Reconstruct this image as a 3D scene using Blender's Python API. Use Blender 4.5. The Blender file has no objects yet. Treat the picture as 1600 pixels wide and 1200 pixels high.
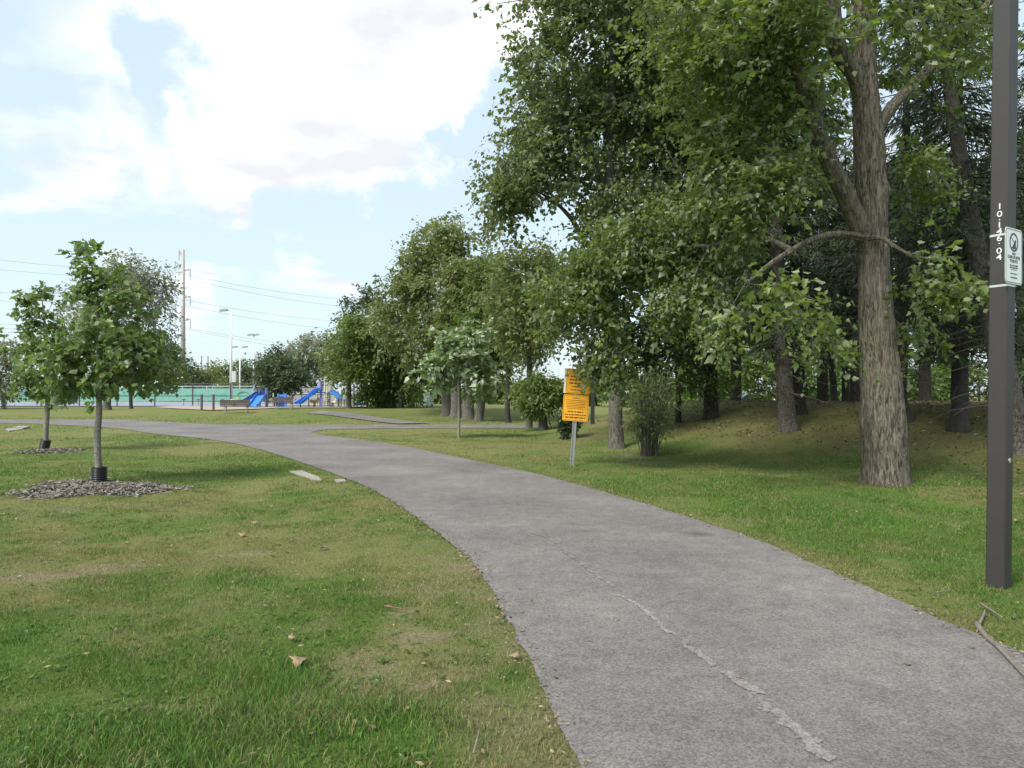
import bpy, bmesh, math, random
import numpy as np
from mathutils import Vector, Matrix
from mathutils.geometry import delaunay_2d_cdt
R = math.radians
rng = np.random.default_rng(7)
random.seed(7)
scene = bpy.context.scene
COL = scene.collection

# ------------------------------------------------------------------ camera
EYE, F, HY = 1.6, 1100.0, 614.0          # eye height, focal length in photo pixels, horizon row
cam_d = bpy.data.cameras.new('camera')
cam_d.sensor_width = 36.0
cam_d.lens = 36.0 * F / 1600.0
cam_d.shift_y = (HY - 600.0) / 1600.0
cam_d.clip_start, cam_d.clip_end = 0.05, 5000
cam = bpy.data.objects.new('camera', cam_d)
cam.location = (0, 0, EYE)
cam.rotation_euler = (R(90), 0, 0)
COL.objects.link(cam)
scene.camera = cam

# ------------------------------------------------------------------ light
SUN_EL, SUN_AZ = 48.0, -138.0             # azimuth clockwise from +Y (the view direction); high, left and behind
world = bpy.data.worlds.new('World')
scene.world = world
world.use_nodes = True
wn, wl = world.node_tree.nodes, world.node_tree.links
wn.clear()
def W(t, **kw):
    n = wn.new(t)
    for k, v in kw.items(): setattr(n, k, v)
    return n
w_out = W('ShaderNodeOutputWorld'); w_bg = W('ShaderNodeBackground')
w_bg.inputs['Strength'].default_value = 0.15
w_sky = W('ShaderNodeTexSky', sky_type='NISHITA')
w_sky.sun_disc = False
w_sky.sun_elevation = R(SUN_EL); w_sky.sun_rotation = R(SUN_AZ)
w_sky.air_density = 1.0; w_sky.dust_density = 1.6; w_sky.ozone_density = 1.0
w_tc = W('ShaderNodeTexCoord')
def wmath(op, a, b=None, c=None):
    n = W('ShaderNodeMath', operation=op)
    for i, v in enumerate((a, b, c)):
        if v is None: continue
        if isinstance(v, (int, float)): n.inputs[i].default_value = v
        else: wl.new(v, n.inputs[i])
    return n.outputs[0]
w_sep = W('ShaderNodeSeparateXYZ'); wl.new(w_tc.outputs['Generated'], w_sep.inputs[0])
zz = wmath('ADD', wmath('MAXIMUM', w_sep.outputs[2], 0.0), 0.14)
w_com = W('ShaderNodeCombineXYZ')
wl.new(wmath('DIVIDE', w_sep.outputs[0], zz), w_com.inputs[0])
wl.new(wmath('DIVIDE', w_sep.outputs[1], zz), w_com.inputs[1])
w_no = W('ShaderNodeTexNoise'); w_no.inputs['Scale'].default_value = 1.15
w_no.inputs['Detail'].default_value = 9; w_no.inputs['Roughness'].default_value = 0.56
w_no.inputs['Distortion'].default_value = 0.25
wl.new(w_com.outputs[0], w_no.inputs['Vector'])
acc = w_no.outputs['Fac']
w_wn = W('ShaderNodeTexNoise'); w_wn.inputs['Scale'].default_value = 5.5; w_wn.inputs['Detail'].default_value = 6; w_wn.inputs['Roughness'].default_value = .6
wl.new(w_tc.outputs['Generated'], w_wn.inputs['Vector'])
w_ws = W('ShaderNodeVectorMath', operation='MULTIPLY_ADD'); w_ws.inputs[1].default_value = (.30, .30, .30); w_ws.inputs[2].default_value = (-.15, -.15, -.15)
wl.new(w_wn.outputs['Color'], w_ws.inputs[0])
w_wa = W('ShaderNodeVectorMath', operation='ADD'); wl.new(w_tc.outputs['Generated'], w_wa.inputs[0]); wl.new(w_ws.outputs[0], w_wa.inputs[1])
w_wd = W('ShaderNodeVectorMath', operation='NORMALIZE'); wl.new(w_wa.outputs[0], w_wd.inputs[0])
def blob(pxx, pyy, deg, w):               # a cloud (or a gap) seen in one direction of the sky
    global acc
    d = Vector(((pxx - 800) / F, 1, (HY - pyy) / F)).normalized()
    dt = W('ShaderNodeVectorMath', operation='DOT_PRODUCT')
    wl.new(w_wd.outputs[0], dt.inputs[0]); dt.inputs[1].default_value = d
    mr = W('ShaderNodeMapRange', interpolation_type='SMOOTHSTEP')
    mr.inputs['From Min'].default_value = math.cos(R(deg)); mr.inputs['From Max'].default_value = 1.0
    mr.inputs['To Min'].default_value = 0; mr.inputs['To Max'].default_value = w
    wl.new(dt.outputs['Value'], mr.inputs['Value'])
    acc = wmath('ADD', acc, mr.outputs[0])
for b in ((500, 50, 16, .27), (610, 190, 8, .20), (400, 215, 7, .14), (330, 262, 5, .16), (90, 282, 5, .2), (740, 0, 10, .22),
          (300, 455, 3.5, .15), (490, 468, 4, .15), (270, 148, 4, -.20), (70, 60, 7, .12), (775, 185, 6, -.34), (700, 320, 7, -.2), (40, 235, 4, -.12), (560, 330, 5, -.1)):
    blob(*b)
low = W('ShaderNodeMapRange', interpolation_type='SMOOTHSTEP')    # fewer clouds towards the horizon, all the way round
low.inputs['From Min'].default_value = .20; low.inputs['From Max'].default_value = .33; low.inputs['To Min'].default_value = -.075; low.inputs['To Max'].default_value = .02
wl.new(w_sep.outputs[2], low.inputs['Value']); acc = wmath('ADD', acc, low.outputs[0])
w_mr = W('ShaderNodeMapRange', interpolation_type='SMOOTHSTEP')
w_mr.inputs['From Min'].default_value = 0.47; w_mr.inputs['From Max'].default_value = 0.74
wl.new(acc, w_mr.inputs['Value'])
w_mix = W('ShaderNodeMix', data_type='RGBA')
w_haze = W('ShaderNodeMix', data_type='RGBA')
w_haze.inputs['Factor'].default_value = 0.84
w_haze.inputs[7].default_value = (2.05, 2.46, 2.68, 1)       # thin high veil over the blue
wl.new(w_sky.outputs[0], w_haze.inputs[6])
wl.new(w_mr.outputs[0], w_mix.inputs['Factor'])
wl.new(w_haze.outputs[2], w_mix.inputs[6])
w_n2 = W('ShaderNodeTexNoise'); w_n2.inputs['Scale'].default_value = 2.2; w_n2.inputs['Detail'].default_value = 6
wl.new(w_com.outputs[0], w_n2.inputs['Vector'])
w_cl = W('ShaderNodeMix', data_type='RGBA'); w_cl.inputs[6].default_value = (2.5, 2.55, 2.68, 1); w_cl.inputs[7].default_value = (5.2, 5.15, 5.1, 1)
w_m3 = W('ShaderNodeMapRange'); w_m3.inputs['From Min'].default_value = .40; w_m3.inputs['From Max'].default_value = .80
wl.new(w_n2.outputs['Fac'], w_m3.inputs['Value']); wl.new(w_m3.outputs[0], w_cl.inputs['Factor']); wl.new(w_cl.outputs[2], w_mix.inputs[7])
wl.new(w_mix.outputs[2], w_bg.inputs['Color']); wl.new(w_bg.outputs[0], w_out.inputs[0])

sun_d = bpy.data.lights.new('sun', 'SUN')
sun_d.energy = 2.1; sun_d.angle = R(18); sun_d.color = (1, .955, .88)
sun = bpy.data.objects.new('sun', sun_d); COL.objects.link(sun)
sd = Vector((math.cos(R(SUN_EL)) * math.sin(R(SUN_AZ)), math.cos(R(SUN_EL)) * math.cos(R(SUN_AZ)), math.sin(R(SUN_EL))))
sun.rotation_euler = sd.to_track_quat('Z', 'Y').to_euler()
sun.location = sd * 100

vs = scene.view_settings
vs.view_transform = 'Standard'; vs.look = 'None'; vs.gamma = 1; vs.use_curve_mapping = False
vs.exposure = 1.27
cy = scene.cycles
cy.max_bounces = 7; cy.diffuse_bounces = 4; cy.glossy_bounces = 2; cy.transmission_bounces = 4
cy.transparent_max_bounces = 12; cy.use_denoising = True
cy.caustics_reflective = False; cy.caustics_refractive = False

# ------------------------------------------------------------------ numpy noise
def _hash(ix, iy, iz, seed):
    h = (ix.astype(np.int64) * 374761393 + iy.astype(np.int64) * 668265263 + iz.astype(np.int64) * 2147483647 + seed * 974634777) & 0xffffffff
    h = ((h ^ (h >> 13)) * 1274126177) & 0xffffffff
    return ((h ^ (h >> 16)) & 0xffff) / 65535.0
def vnoise(x, y, z=None, seed=0):
    x = np.asarray(x, float); y = np.asarray(y, float)
    z = np.zeros_like(x) if z is None else np.asarray(z, float)
    ix, iy, iz = np.floor(x), np.floor(y), np.floor(z)
    fx, fy, fz = x - ix, y - iy, z - iz
    fx, fy, fz = [t * t * (3 - 2 * t) for t in (fx, fy, fz)]
    out = 0
    for dx in (0, 1):
        for dy in (0, 1):
            for dz in (0, 1):
                w = (fx if dx else 1 - fx) * (fy if dy else 1 - fy) * (fz if dz else 1 - fz)
                out = out + w * _hash(ix + dx, iy + dy, iz + dz, seed)
    return out
def fbm(x, y, z=None, seed=0, octv=4):
    s, a, t = 0, .5, 0
    for o in range(octv):
        f = 2.03 ** o
        s = s + a * vnoise(np.asarray(x) * f, np.asarray(y) * f, None if z is None else np.asarray(z) * f, seed + o * 17); t += a; a *= .5
    return s / t
def sstep(a, b, x):
    t = np.clip((np.asarray(x, float) - a) / (b - a), 0, 1)
    return t * t * (3 - 2 * t)

# ------------------------------------------------------------------ terrain shape
def Hs(x, y):                              # smooth relief in metres
    x = np.asarray(x, float); y = np.asarray(y, float)
    r = np.sqrt(((x - 14.5) / 11.5) ** 2 + ((y - 28.5) / 14.5) ** 2)
    h = 1.22 * sstep(1.22, .58, r)
    r2 = np.sqrt(((x + 14) / 24) ** 2 + ((y - 64) / 20) ** 2)
    h = h + .42 * sstep(1.0, .62, r2) * sstep(-60, -40, x)
    h = h - .25 * sstep(76, 92, y)
    return h
def px(x, y, Z): return Vector(((x - 800) / F * Z, Z, EYE - (y - HY) / F * Z))
def gpt(x, y):                             # where the sight line through a photo pixel meets the ground
    Z0 = 2.0
    for Z in np.arange(2.0, 400, .05):
        z = EYE - (y - HY) / F * Z
        if z <= float(Hs((x - 800) / F * Z, Z)): return px(x, y, Z)
    return px(x, y, 400)
def onground(X, Y): return Vector((X, Y, float(Hs(X, Y))))

# ------------------------------------------------------------------ materials
def new_mat(name):
    m = bpy.data.materials.new(name); m.use_nodes = True
    nt = m.node_tree
    return m, nt.nodes, nt.links, nt.nodes['Principled BSDF']
def simple(name, col, rough=.6, metal=0, var=.12, scale=8, bump=0.0, bscale=60):
    m, n, l, p = new_mat(name)
    tc = n.new('ShaderNodeTexCoord'); no = n.new('ShaderNodeTexNoise')
    no.inputs['Scale'].default_value = scale; no.inputs['Detail'].default_value = 5
    l.new(tc.outputs['Object'], no.inputs['Vector'])
    hsv = n.new('ShaderNodeHueSaturation'); hsv.inputs['Color'].default_value = (*col, 1)
    mr = n.new('ShaderNodeMapRange'); mr.inputs['To Min'].default_value = 1 - var * 2; mr.inputs['To Max'].default_value = 1 + var * 2
    l.new(no.outputs['Fac'], mr.inputs['Value']); l.new(mr.outputs[0], hsv.inputs['Value'])
    l.new(hsv.outputs[0], p.inputs['Base Color'])
    p.inputs['Roughness'].default_value = rough; p.inputs['Metallic'].default_value = metal
    if bump:
        nb = n.new('ShaderNodeTexNoise'); nb.inputs['Scale'].default_value = bscale; nb.inputs['Detail'].default_value = 6
        l.new(tc.outputs['Object'], nb.inputs['Vector'])
        b = n.new('ShaderNodeBump'); b.inputs['Strength'].default_value = bump; b.inputs['Distance'].default_value = .01
        l.new(nb.outputs['Fac'], b.inputs['Height']); l.new(b.outputs[0], p.inputs['Normal'])
    return m
def leaf_mat(name, dark, light, under, trans=.3, rough=.40):
    trans = min(.48, trans * 1.25)
    m, n, l, p = new_mat(name)
    at = n.new('ShaderNodeAttribute'); at.attribute_name = 'shade'
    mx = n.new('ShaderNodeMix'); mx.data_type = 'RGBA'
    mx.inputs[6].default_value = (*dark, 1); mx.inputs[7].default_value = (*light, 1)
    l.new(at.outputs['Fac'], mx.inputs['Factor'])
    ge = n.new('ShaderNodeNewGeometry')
    m2 = n.new('ShaderNodeMix'); m2.data_type = 'RGBA'; m2.inputs[7].default_value = (*under, 1)
    fm = n.new('ShaderNodeMath'); fm.operation = 'MULTIPLY'; fm.inputs[1].default_value = .75
    l.new(ge.outputs['Backfacing'], fm.inputs[0]); l.new(fm.outputs[0], m2.inputs['Factor'])
    l.new(mx.outputs[2], m2.inputs[6])
    l.new(m2.outputs[2], p.inputs['Base Color'])
    p.inputs['Roughness'].default_value = rough
    p.inputs['Specular IOR Level'].default_value = .5
    tr = n.new('ShaderNodeBsdfTranslucent')
    hs = n.new('ShaderNodeHueSaturation'); hs.inputs['Value'].default_value = 1.5; hs.inputs['Saturation'].default_value = 1.15
    l.new(mx.outputs[2], hs.inputs['Color']); l.new(hs.outputs[0], tr.inputs['Color'])
    ms = n.new('ShaderNodeMixShader'); ms.inputs[0].default_value = trans
    l.new(p.outputs[0], ms.inputs[1]); l.new(tr.outputs[0], ms.inputs[2])
    l.new(ms.outputs[0], n['Material Output'].inputs[0])
    return m
def bark_mat(name, c0, c1, sx=14, sz=4, bump=.8, lich=None):
    m, n, l, p = new_mat(name)
    tc = n.new('ShaderNodeTexCoord'); mp = n.new('ShaderNodeMapping'); mp.inputs['Scale'].default_value = (sx, sx, sz)
    l.new(tc.outputs['Object'], mp.inputs[0])
    no = n.new('ShaderNodeTexNoise'); no.inputs['Scale'].default_value = 1.6; no.inputs['Detail'].default_value = 8; no.inputs['Roughness'].default_value = .68
    no.inputs['Distortion'].default_value = 1.3
    l.new(mp.outputs[0], no.inputs['Vector'])
    cr = n.new('ShaderNodeValToRGB'); cr.color_ramp.elements[0].position = .40; cr.color_ramp.elements[1].position = .62
    cr.color_ramp.elements[0].color = (*c0, 1); cr.color_ramp.elements[1].color = (*c1, 1)
    l.new(no.outputs['Fac'], cr.inputs[0])
    n2 = n.new('ShaderNodeTexNoise'); n2.inputs['Scale'].default_value = 1.7; n2.inputs['Detail'].default_value = 5
    l.new(tc.outputs['Object'], n2.inputs['Vector'])
    r2 = n.new('ShaderNodeValToRGB'); r2.color_ramp.elements[0].position = .5; r2.color_ramp.elements[1].position = .7
    l.new(n2.outputs['Fac'], r2.inputs[0])
    mx = n.new('ShaderNodeMix'); mx.data_type = 'RGBA'; mx.inputs[7].default_value = (*(lich or c1), 1)
    fm = n.new('ShaderNodeMath'); fm.operation = 'MULTIPLY'; fm.inputs[1].default_value = .45
    l.new(r2.outputs[0], fm.inputs[0]); l.new(fm.outputs[0], mx.inputs['Factor']); l.new(cr.outputs[0], mx.inputs[6])
    l.new(mx.outputs[2], p.inputs['Base Color'])
    p.inputs['Roughness'].default_value = .9; p.inputs['Specular IOR Level'].default_value = .2
    b = n.new('ShaderNodeBump'); b.inputs['Strength'].default_value = bump; b.inputs['Distance'].default_value = .03
    l.new(no.outputs['Fac'], b.inputs['Height']); l.new(b.outputs[0], p.inputs['Normal'])
    return m

M = {}
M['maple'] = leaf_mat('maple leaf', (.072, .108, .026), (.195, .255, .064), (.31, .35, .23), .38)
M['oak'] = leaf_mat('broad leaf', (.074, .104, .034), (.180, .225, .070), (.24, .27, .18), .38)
M['sapling'] = leaf_mat('sapling leaf', (.088, .140, .038), (.195, .265, .075), (.26, .32, .19), .38)
M['silver'] = leaf_mat('silvery leaf', (.12, .19, .06), (.25, .34, .14), (.60, .64, .54), .36)
M['olive'] = leaf_mat('olive leaf', (.090, .116, .034), (.228, .262, .090), (.30, .32, .21), .36)
M['pale'] = leaf_mat('pale leaf', (.110, .132, .070), (.270, .295, .185), (.40, .42, .33), .28)
M['mid'] = leaf_mat('mid green leaf', (.074, .116, .026), (.188, .250, .064), (.24, .28, .16), .38)
M['deep'] = leaf_mat('deep green leaf', (.028, .050, .018), (.085, .125, .042), (.11, .14, .08), .30)
M['fresh'] = leaf_mat('fresh green leaf', (.050, .105, .016), (.145, .240, .050), (.19, .26, .11), .35)
M['needle'] = leaf_mat('spruce needle', (.014, .025, .014), (.048, .072, .032), (.05, .07, .04), .14, .6)
M['needle2'] = leaf_mat('green spruce needle', (.024, .042, .015), (.080, .118, .038), (.08, .11, .05), .18, .6)
M['bark'] = bark_mat('furrowed bark', (.040, .033, .026), (.265, .228, .180), 18, 2.6, 1.0, (.20, .185, .135))
M['bark2'] = bark_mat('grey bark', (.06, .055, .048), (.19, .175, .15), 18, 4, .8, (.16, .165, .12))
M['bark_dark'] = bark_mat('dark bark', (.022, .020, .017), (.085, .075, .062), 18, 5, .8)
M['bark_spruce'] = bark_mat('spruce bark', (.035, .030, .026), (.17, .150, .130), 14, 9, .8, (.13, .13, .11))
M['bark_young'] = bark_mat('smooth young bark', (.15, .135, .115), (.30, .28, .245), 10, 14, .3)
M['twig'] = simple('twig bark', (.10, .085, .068), .85, var=.2)
M['deadtwig'] = simple('dead twig', (.26, .24, .21), .85, var=.2)

# ------------------------------------------------------------------ mesh helpers
def link(o, parent=None):
    COL.objects.link(o)
    if parent is not None: o.parent = parent
    return o
def tag(o, label=None, cat=None, group=None, kind=None):
    for k, v in (('label', label), ('category', cat), ('group', group), ('kind', kind)):
        if v: o[k] = v
    return o
def empty(name, loc, label=None, cat=None, group=None, rz=0):
    o = bpy.data.objects.new(name, None); o.location = loc; o.rotation_euler = (0, 0, rz)
    o.empty_display_size = .2
    link(o); return tag(o, label, cat, group)
def np_mesh(name, V, T, mat, parent=None, attrs=None, smooth=False, loc=None):
    """triangles from arrays; attrs: name -> per-vertex float or rgb"""
    V = np.asarray(V, np.float32); T = np.asarray(T, np.int32)
    me = bpy.data.meshes.new(name)
    k = T.shape[1]
    me.vertices.add(len(V)); me.vertices.foreach_set('co', V.ravel())
    me.loops.add(T.size); me.loops.foreach_set('vertex_index', T.ravel())
    me.polygons.add(len(T)); me.polygons.foreach_set('loop_start', np.arange(0, T.size, k, dtype=np.int32))
    if smooth: me.polygons.foreach_set('use_smooth', np.ones(len(T), bool))
    for an, av in (attrs or {}).items():
        av = np.asarray(av, np.float32)
        if av.ndim == 1:
            a = me.attributes.new(an, 'FLOAT', 'POINT'); a.data.foreach_set('value', av)
        else:
            a = me.attributes.new(an, 'FLOAT_COLOR', 'POINT')
            a.data.foreach_set('color', np.c_[av, np.ones(len(av))].astype(np.float32).ravel())
    me.update(calc_edges=True); me.validate()
    me.materials.append(mat if not isinstance(mat, str) else M[mat])
    o = bpy.data.objects.new(name, me)
    if loc is not None: o.location = loc
    return link(o, parent)

class MB:
    def __init__(s): s.v = []; s.f = []
    def add(s, vs, fs):
        k = len(s.v); s.v += [tuple(v) for v in vs]; s.f += [tuple(i + k for i in f) for f in fs]; return s
    def box(s, c, d, rz=0, mat3=None):
        hx, hy, hz = d[0] / 2, d[1] / 2, d[2] / 2
        m = mat3 or Matrix.Rotation(rz, 3, 'Z'); c = Vector(c)
        vs = [c + m @ Vector((x * hx, y * hy, z * hz)) for x, y, z in ((-1, -1, -1), (1, -1, -1), (1, 1, -1), (-1, 1, -1), (-1, -1, 1), (1, -1, 1), (1, 1, 1), (-1, 1, 1))]
        return s.add(vs, [(0, 3, 2, 1), (4, 5, 6, 7), (0, 1, 5, 4), (1, 2, 6, 5), (2, 3, 7, 6), (3, 0, 4, 7)])
    def bar(s, a, b, w, h):
        a, b = Vector(a), Vector(b); d = (b - a); L = d.length
        q = d.to_track_quat('X', 'Z').to_matrix()
        return s.box((a + b) / 2, (L, w, h), mat3=q)
    def tube(s, pts, rad, n=8, caps=True):
        pts = [Vector(p) for p in pts]; m = len(pts)
        if not hasattr(rad, '__len__'): rad = [rad] * m
        t0 = (pts[1] - pts[0]).normalized()
        u = t0.orthogonal().normalized(); k = len(s.v)
        for i, p in enumerate(pts):
            t = (pts[min(i + 1, m - 1)] - pts[max(i - 1, 0)])
            t = t.normalized() if t.length > 1e-9 else t0
            u = (u - t * u.dot(t)); u = u.normalized() if u.length > 1e-6 else t.orthogonal().normalized()
            w = t.cross(u)
            for j in range(n):
                a = 2 * math.pi * j / n
                s.v.append(tuple(p + (u * math.cos(a) + w * math.sin(a)) * rad[i]))
        for i in range(m - 1):
            for j in range(n):
                a, b = k + i * n + j, k + i * n + (j + 1) % n
                s.f.append((a, b, b + n, a + n))
        if caps:
            s.f.append(tuple(k + j for j in reversed(range(n)))); s.f.append(tuple(k + (m - 1) * n + j for j in range(n)))
        return s
    def lathe(s, prof, n=20, c=(0, 0, 0)):
        return s.tube2([(c[0], c[1], c[2] + z) for r, z in prof], [r for r, z in prof], n)
    def tube2(s, pts, rad, n):
        k = len(s.v); m = len(pts)
        for p, r in zip(pts, rad):
            for j in range(n):
                a = 2 * math.pi * j / n; s.v.append((p[0] + r * math.cos(a), p[1] + r * math.sin(a), p[2]))
        for i in range(m - 1):
            for j in range(n):
                a, b = k + i * n + j, k + i * n + (j + 1) % n
                s.f.append((a, b, b + n, a + n))
        return s
    def prism(s, outline, z0, z1, mat=None):
        """outline: 2-D points (ccw); extruded z0..z1; mat: Matrix 4x4 applied"""
        n = len(outline); m = mat or Matrix.Identity(4)
        vs = [m @ Vector((x, y, z0)) for x, y in outline] + [m @ Vector((x, y, z1)) for x, y in outline]
        fs = [tuple(reversed(range(n))), tuple(range(n, 2 * n))] + [(i, (i + 1) % n, n + (i + 1) % n, n + i) for i in range(n)]
        return s.add(vs, fs)
    def build(s, name, mat, parent=None, smooth=False, loc=None, bevel=0):
        me = bpy.data.meshes.new(name); me.from_pydata(s.v, [], s.f); me.update()
        if smooth: me.polygons.foreach_set('use_smooth', np.ones(len(me.polygons), bool))
        me.materials.append(M[mat] if isinstance(mat, str) else mat)
        o = bpy.data.objects.new(name, me)
        if loc is not None: o.location = loc
        link(o, parent)
        if bevel:
            b = o.modifiers.new('bevel', 'BEVEL'); b.width = bevel; b.segments = 2; b.limit_method = 'ANGLE'
        return o
def copy_tree(o, parent=None):
    c = o.copy(); COL.objects.link(c); c.parent = parent
    for ch in list(o.children): copy_tree(ch, c)
    return c
def spline(pts, per=6):
    P = [Vector(p) for p in pts]; out = []
    for i in range(len(P) - 1):
        p0, p1, p2, p3 = P[max(i - 1, 0)], P[i], P[i + 1], P[min(i + 2, len(P) - 1)]
        for k in range(per):
            t = k / per
            out.append(.5 * ((2 * p1) + (p2 - p0) * t + (2 * p0 - 5 * p1 + 4 * p2 - p3) * t * t + (3 * p1 - p0 - 3 * p2 + p3) * t ** 3))
    out.append(P[-1]); return out

# ------------------------------------------------------------------ path outline
def flat(x, y):
    Z = EYE * F / (y - HY); return ((x - 800) / F * Z, Z)
left_edge = [(.55, -8), (.45, -2), (.36, 1.2)] + [flat(*p) for p in ((900, 1196), (850, 1083), (808, 1000), (758, 908), (700, 846), (600, 776), (550, 752), (467, 722), (397, 700.6), (327, 687), (233, 677), (163, 668), (0, 661))] + [(-46, 43.5), (-80, 52)]
far_edge = [(-80, 56), (-48, 48)] + [flat(*p) for p in ((0, 656), (163, 655.5), (233, 658), (303, 662), (420, 664), (600, 664), (640, 664), (760, 663.5), (840, 664))] + [(6, 36.2), (14, 37.5), (34, 39)]
near_right = [(34, 35.8), (14, 34.4), (6, 33)] + [flat(*p) for p in ((840, 669), (700, 669.5), (600, 670), (518, 671))] + [flat(486, 675.5)]
right_edge = [flat(*p) for p in ((495, 679), (540, 684.5), (600, 692.5), (642, 700), (725, 717), (850, 744), (975, 779), (1100, 817), (1200, 852), (1400, 939.5), (1473, 972), (1600, 1024))] + [(3.22, 2), (3.2, -2), (3.1, -8)]
outline = []
for seg in (left_edge, far_edge, near_right, right_edge):
    outline += [(v.x, v.y) for v in spline([(a, b, 0) for a, b in seg], 10)]
O2 = []
for i, (x, y) in enumerate(outline):       # add points and a crumbled edge close by
    x2, y2 = outline[(i + 1) % len(outline)]
    L = math.hypot(x2 - x, y2 - y)
    if L < 1e-4: continue
    near = math.hypot(x, y) < 14 and y > 0
    k = max(1, int(L / (.045 if near else .5)))
    for j in range(k):
        t = j / k; O2.append((x + (x2 - x) * t, y + (y2 - y) * t))
O2 = np.array(O2)
dn = np.hypot(O2[:, 0], O2[:, 1])
amp = np.where((dn < 18) & (O2[:, 1] > 0), .035, .05)
O2[:, 0] += (fbm(O2[:, 0] * 4, O2[:, 1] * 4, None, 3, 4) - .5) * 2 * amp
O2[:, 1] += (fbm(O2[:, 0] * 4, O2[:, 1] * 4, None, 9, 4) - .5) * 2 * amp
PO = O2
coarse = np.array(outline)
def path_sd(x, y):
    """signed distance to the path outline (negative on the asphalt)"""
    x = np.asarray(x, float); y = np.asarray(y, float)
    d = np.full(x.shape, 1e9); ins = np.zeros(x.shape, bool)
    P = coarse
    for i in range(len(P)):
        ax, ay = P[i]; bx, by = P[(i + 1) % len(P)]
        ex, ey = bx - ax, by - ay; L2 = ex * ex + ey * ey
        if L2 < 1e-10: continue
        t = np.clip(((x - ax) * ex + (y - ay) * ey) / L2, 0, 1)
        d = np.minimum(d, (x - ax - t * ex) ** 2 + (y - ay - t * ey) ** 2)
        if ay != by:
            c = ((ay > y) != (by > y)) & (x < (bx - ax) * (y - ay) / (by - ay) + ax)
            ins ^= c
    d = np.sqrt(d)
    return np.where(ins, -d, d)

# places on the lawn that the colour and the blades share
MULCH = [(gpt(150, 766), 1.02, .92), (gpt(75, 707), .72, .7)]
BARE = [(670, 1072, .10), (398, 779, .13), (650, 1000, .16), (60, 905, .35), (140, 893, .25), (110, 800, .25), (330, 690, .4), (455, 700, .3), (385, 865, .14), (1010, 722, .5), (975, 712, .4)]
BAREW = [(gpt(a, b), r) for a, b, r in BARE]
def lawn_masks(x, y, sd):
    big = fbm(x * .35 + 5, y * .35, None, 21, 4)
    med = fbm(x * 1.5, y * 1.5 + 3, None, 33, 4)
    fine = fbm(x * 5.5, y * 5.5, None, 91, 4)
    dry = sstep(.42, .66, .40 * big + .32 * med + .28 * fine)
    dry = np.maximum(dry, .75 * sstep(.55, .12, sd) * sstep(.35, .6, med + .1) * sstep(14, 9, y))       # worn edge of the path
    worn = sstep(1.5, .2, np.hypot((x + .75) / 1.0, (y - 4.9) / 1.5)) * sstep(.38, .58, med)
    dry = np.maximum(dry, worn)
    dry = np.maximum(dry, sstep(9, 24, y) * (.35 + .75 * sstep(.4, .6, .5 * big + .5 * med)))
    dry = np.maximum(dry, .80 * sstep(40, 52, y))
    edgew = sstep(.75, .05, sd) * sstep(10.5, 7, y) * sstep(1.5, .5, x) * sstep(.40, .62, .5 * med + .5 * fine)      # trampled strip left of the path
    bare = np.maximum(.55 * worn * sstep(.42, .62, fine), .6 * edgew)
    for c, r in BAREW:
        q = np.hypot((x - c.x) / 1.3, y - c.y) / r + (fbm(x * 7, y * 7, None, 5, 4) - .5) * 2.6
        bare = np.maximum(bare, .8 * sstep(1.3, .3, q))
    lit = sstep(.10, .55, Hs(x, y)) * sstep(2, 6, x) * sstep(60, 45, y)
    lit = np.maximum(lit, .8 * sstep(6.2, 9.5, x - .12 * (y - 8)) * sstep(6, 9, y) * sstep(50, 40, y))
    lit = np.clip(lit * (.1 + 1.5 * fbm(x * 1.1, y * 1.1, None, 71, 5)), 0, 1)
    mul = np.zeros_like(x)
    for c, a, b in MULCH:
        q = np.hypot((x - c.x) / a, (y - c.y) / b) + (fbm(x * 3, y * 3, None, 55, 3) - .5) * .5
        mul = np.maximum(mul, sstep(1.05, .85, q))
    return dry, bare, lit, mul
C_GREEN = np.array((.086, .142, .030)); C_LUSH = np.array((.078, .148, .028)); C_DRY = np.array((.225, .192, .088))
C_BARE = np.array((.25, .20, .135)); C_LIT = np.array((.115, .080, .042)); C_MUL = np.array((.15, .13, .11))
def lawn_col(x, y, sd, mk=None):
    dry, bare, lit, mul = mk or lawn_masks(x, y, sd)
    g = fbm(x * .9, y * .9, None, 88, 3)
    c = C_GREEN + (C_LUSH - C_GREEN) * sstep(.4, .65, g)[:, None]
    c = c + (C_DRY - c) * (dry * .56)[:, None]
    c = c + (C_LIT - c) * (lit * .6)[:, None]
    c = c + (C_BARE - c) * (bare * .85)[:, None]
    c = c + (C_MUL - c) * (mul * .95)[:, None]
    return c

# ------------------------------------------------------------------ ground sheet
def axis(a0, a1, d0, lo, hi, grow=1.13):
    pts = list(np.arange(a0, a1 + 1e-6, d0))
    s, p = d0, a1
    while p < hi: s *= grow; p += s; pts.append(p)
    s, p = d0, a0
    while p > lo: s *= grow; p -= s; pts.insert(0, p)
    return np.array(pts)
ax = axis(-9, 9, .17, -1800, 1800, 1.08); ay = axis(1.6, 20, .17, -40, 2600, 1.05)
GX, GY = np.meshgrid(ax, ay); gx, gy = GX.ravel(), GY.ravel()
gsd = path_sd(gx, gy)
bump = (fbm(gx * 1.1, gy * 1.1, None, 41, 4) - .5) * .12 + (fbm(gx * .25, gy * .25, None, 47, 3) - .5) * .16
gz = Hs(gx, gy) + bump * sstep(.25, 1.8, gsd) * sstep(36, 28, gy) * sstep(30, 22, np.abs(gx))
gz = np.where(gsd < .2, gz * 1 - 0.0, gz)
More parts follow.
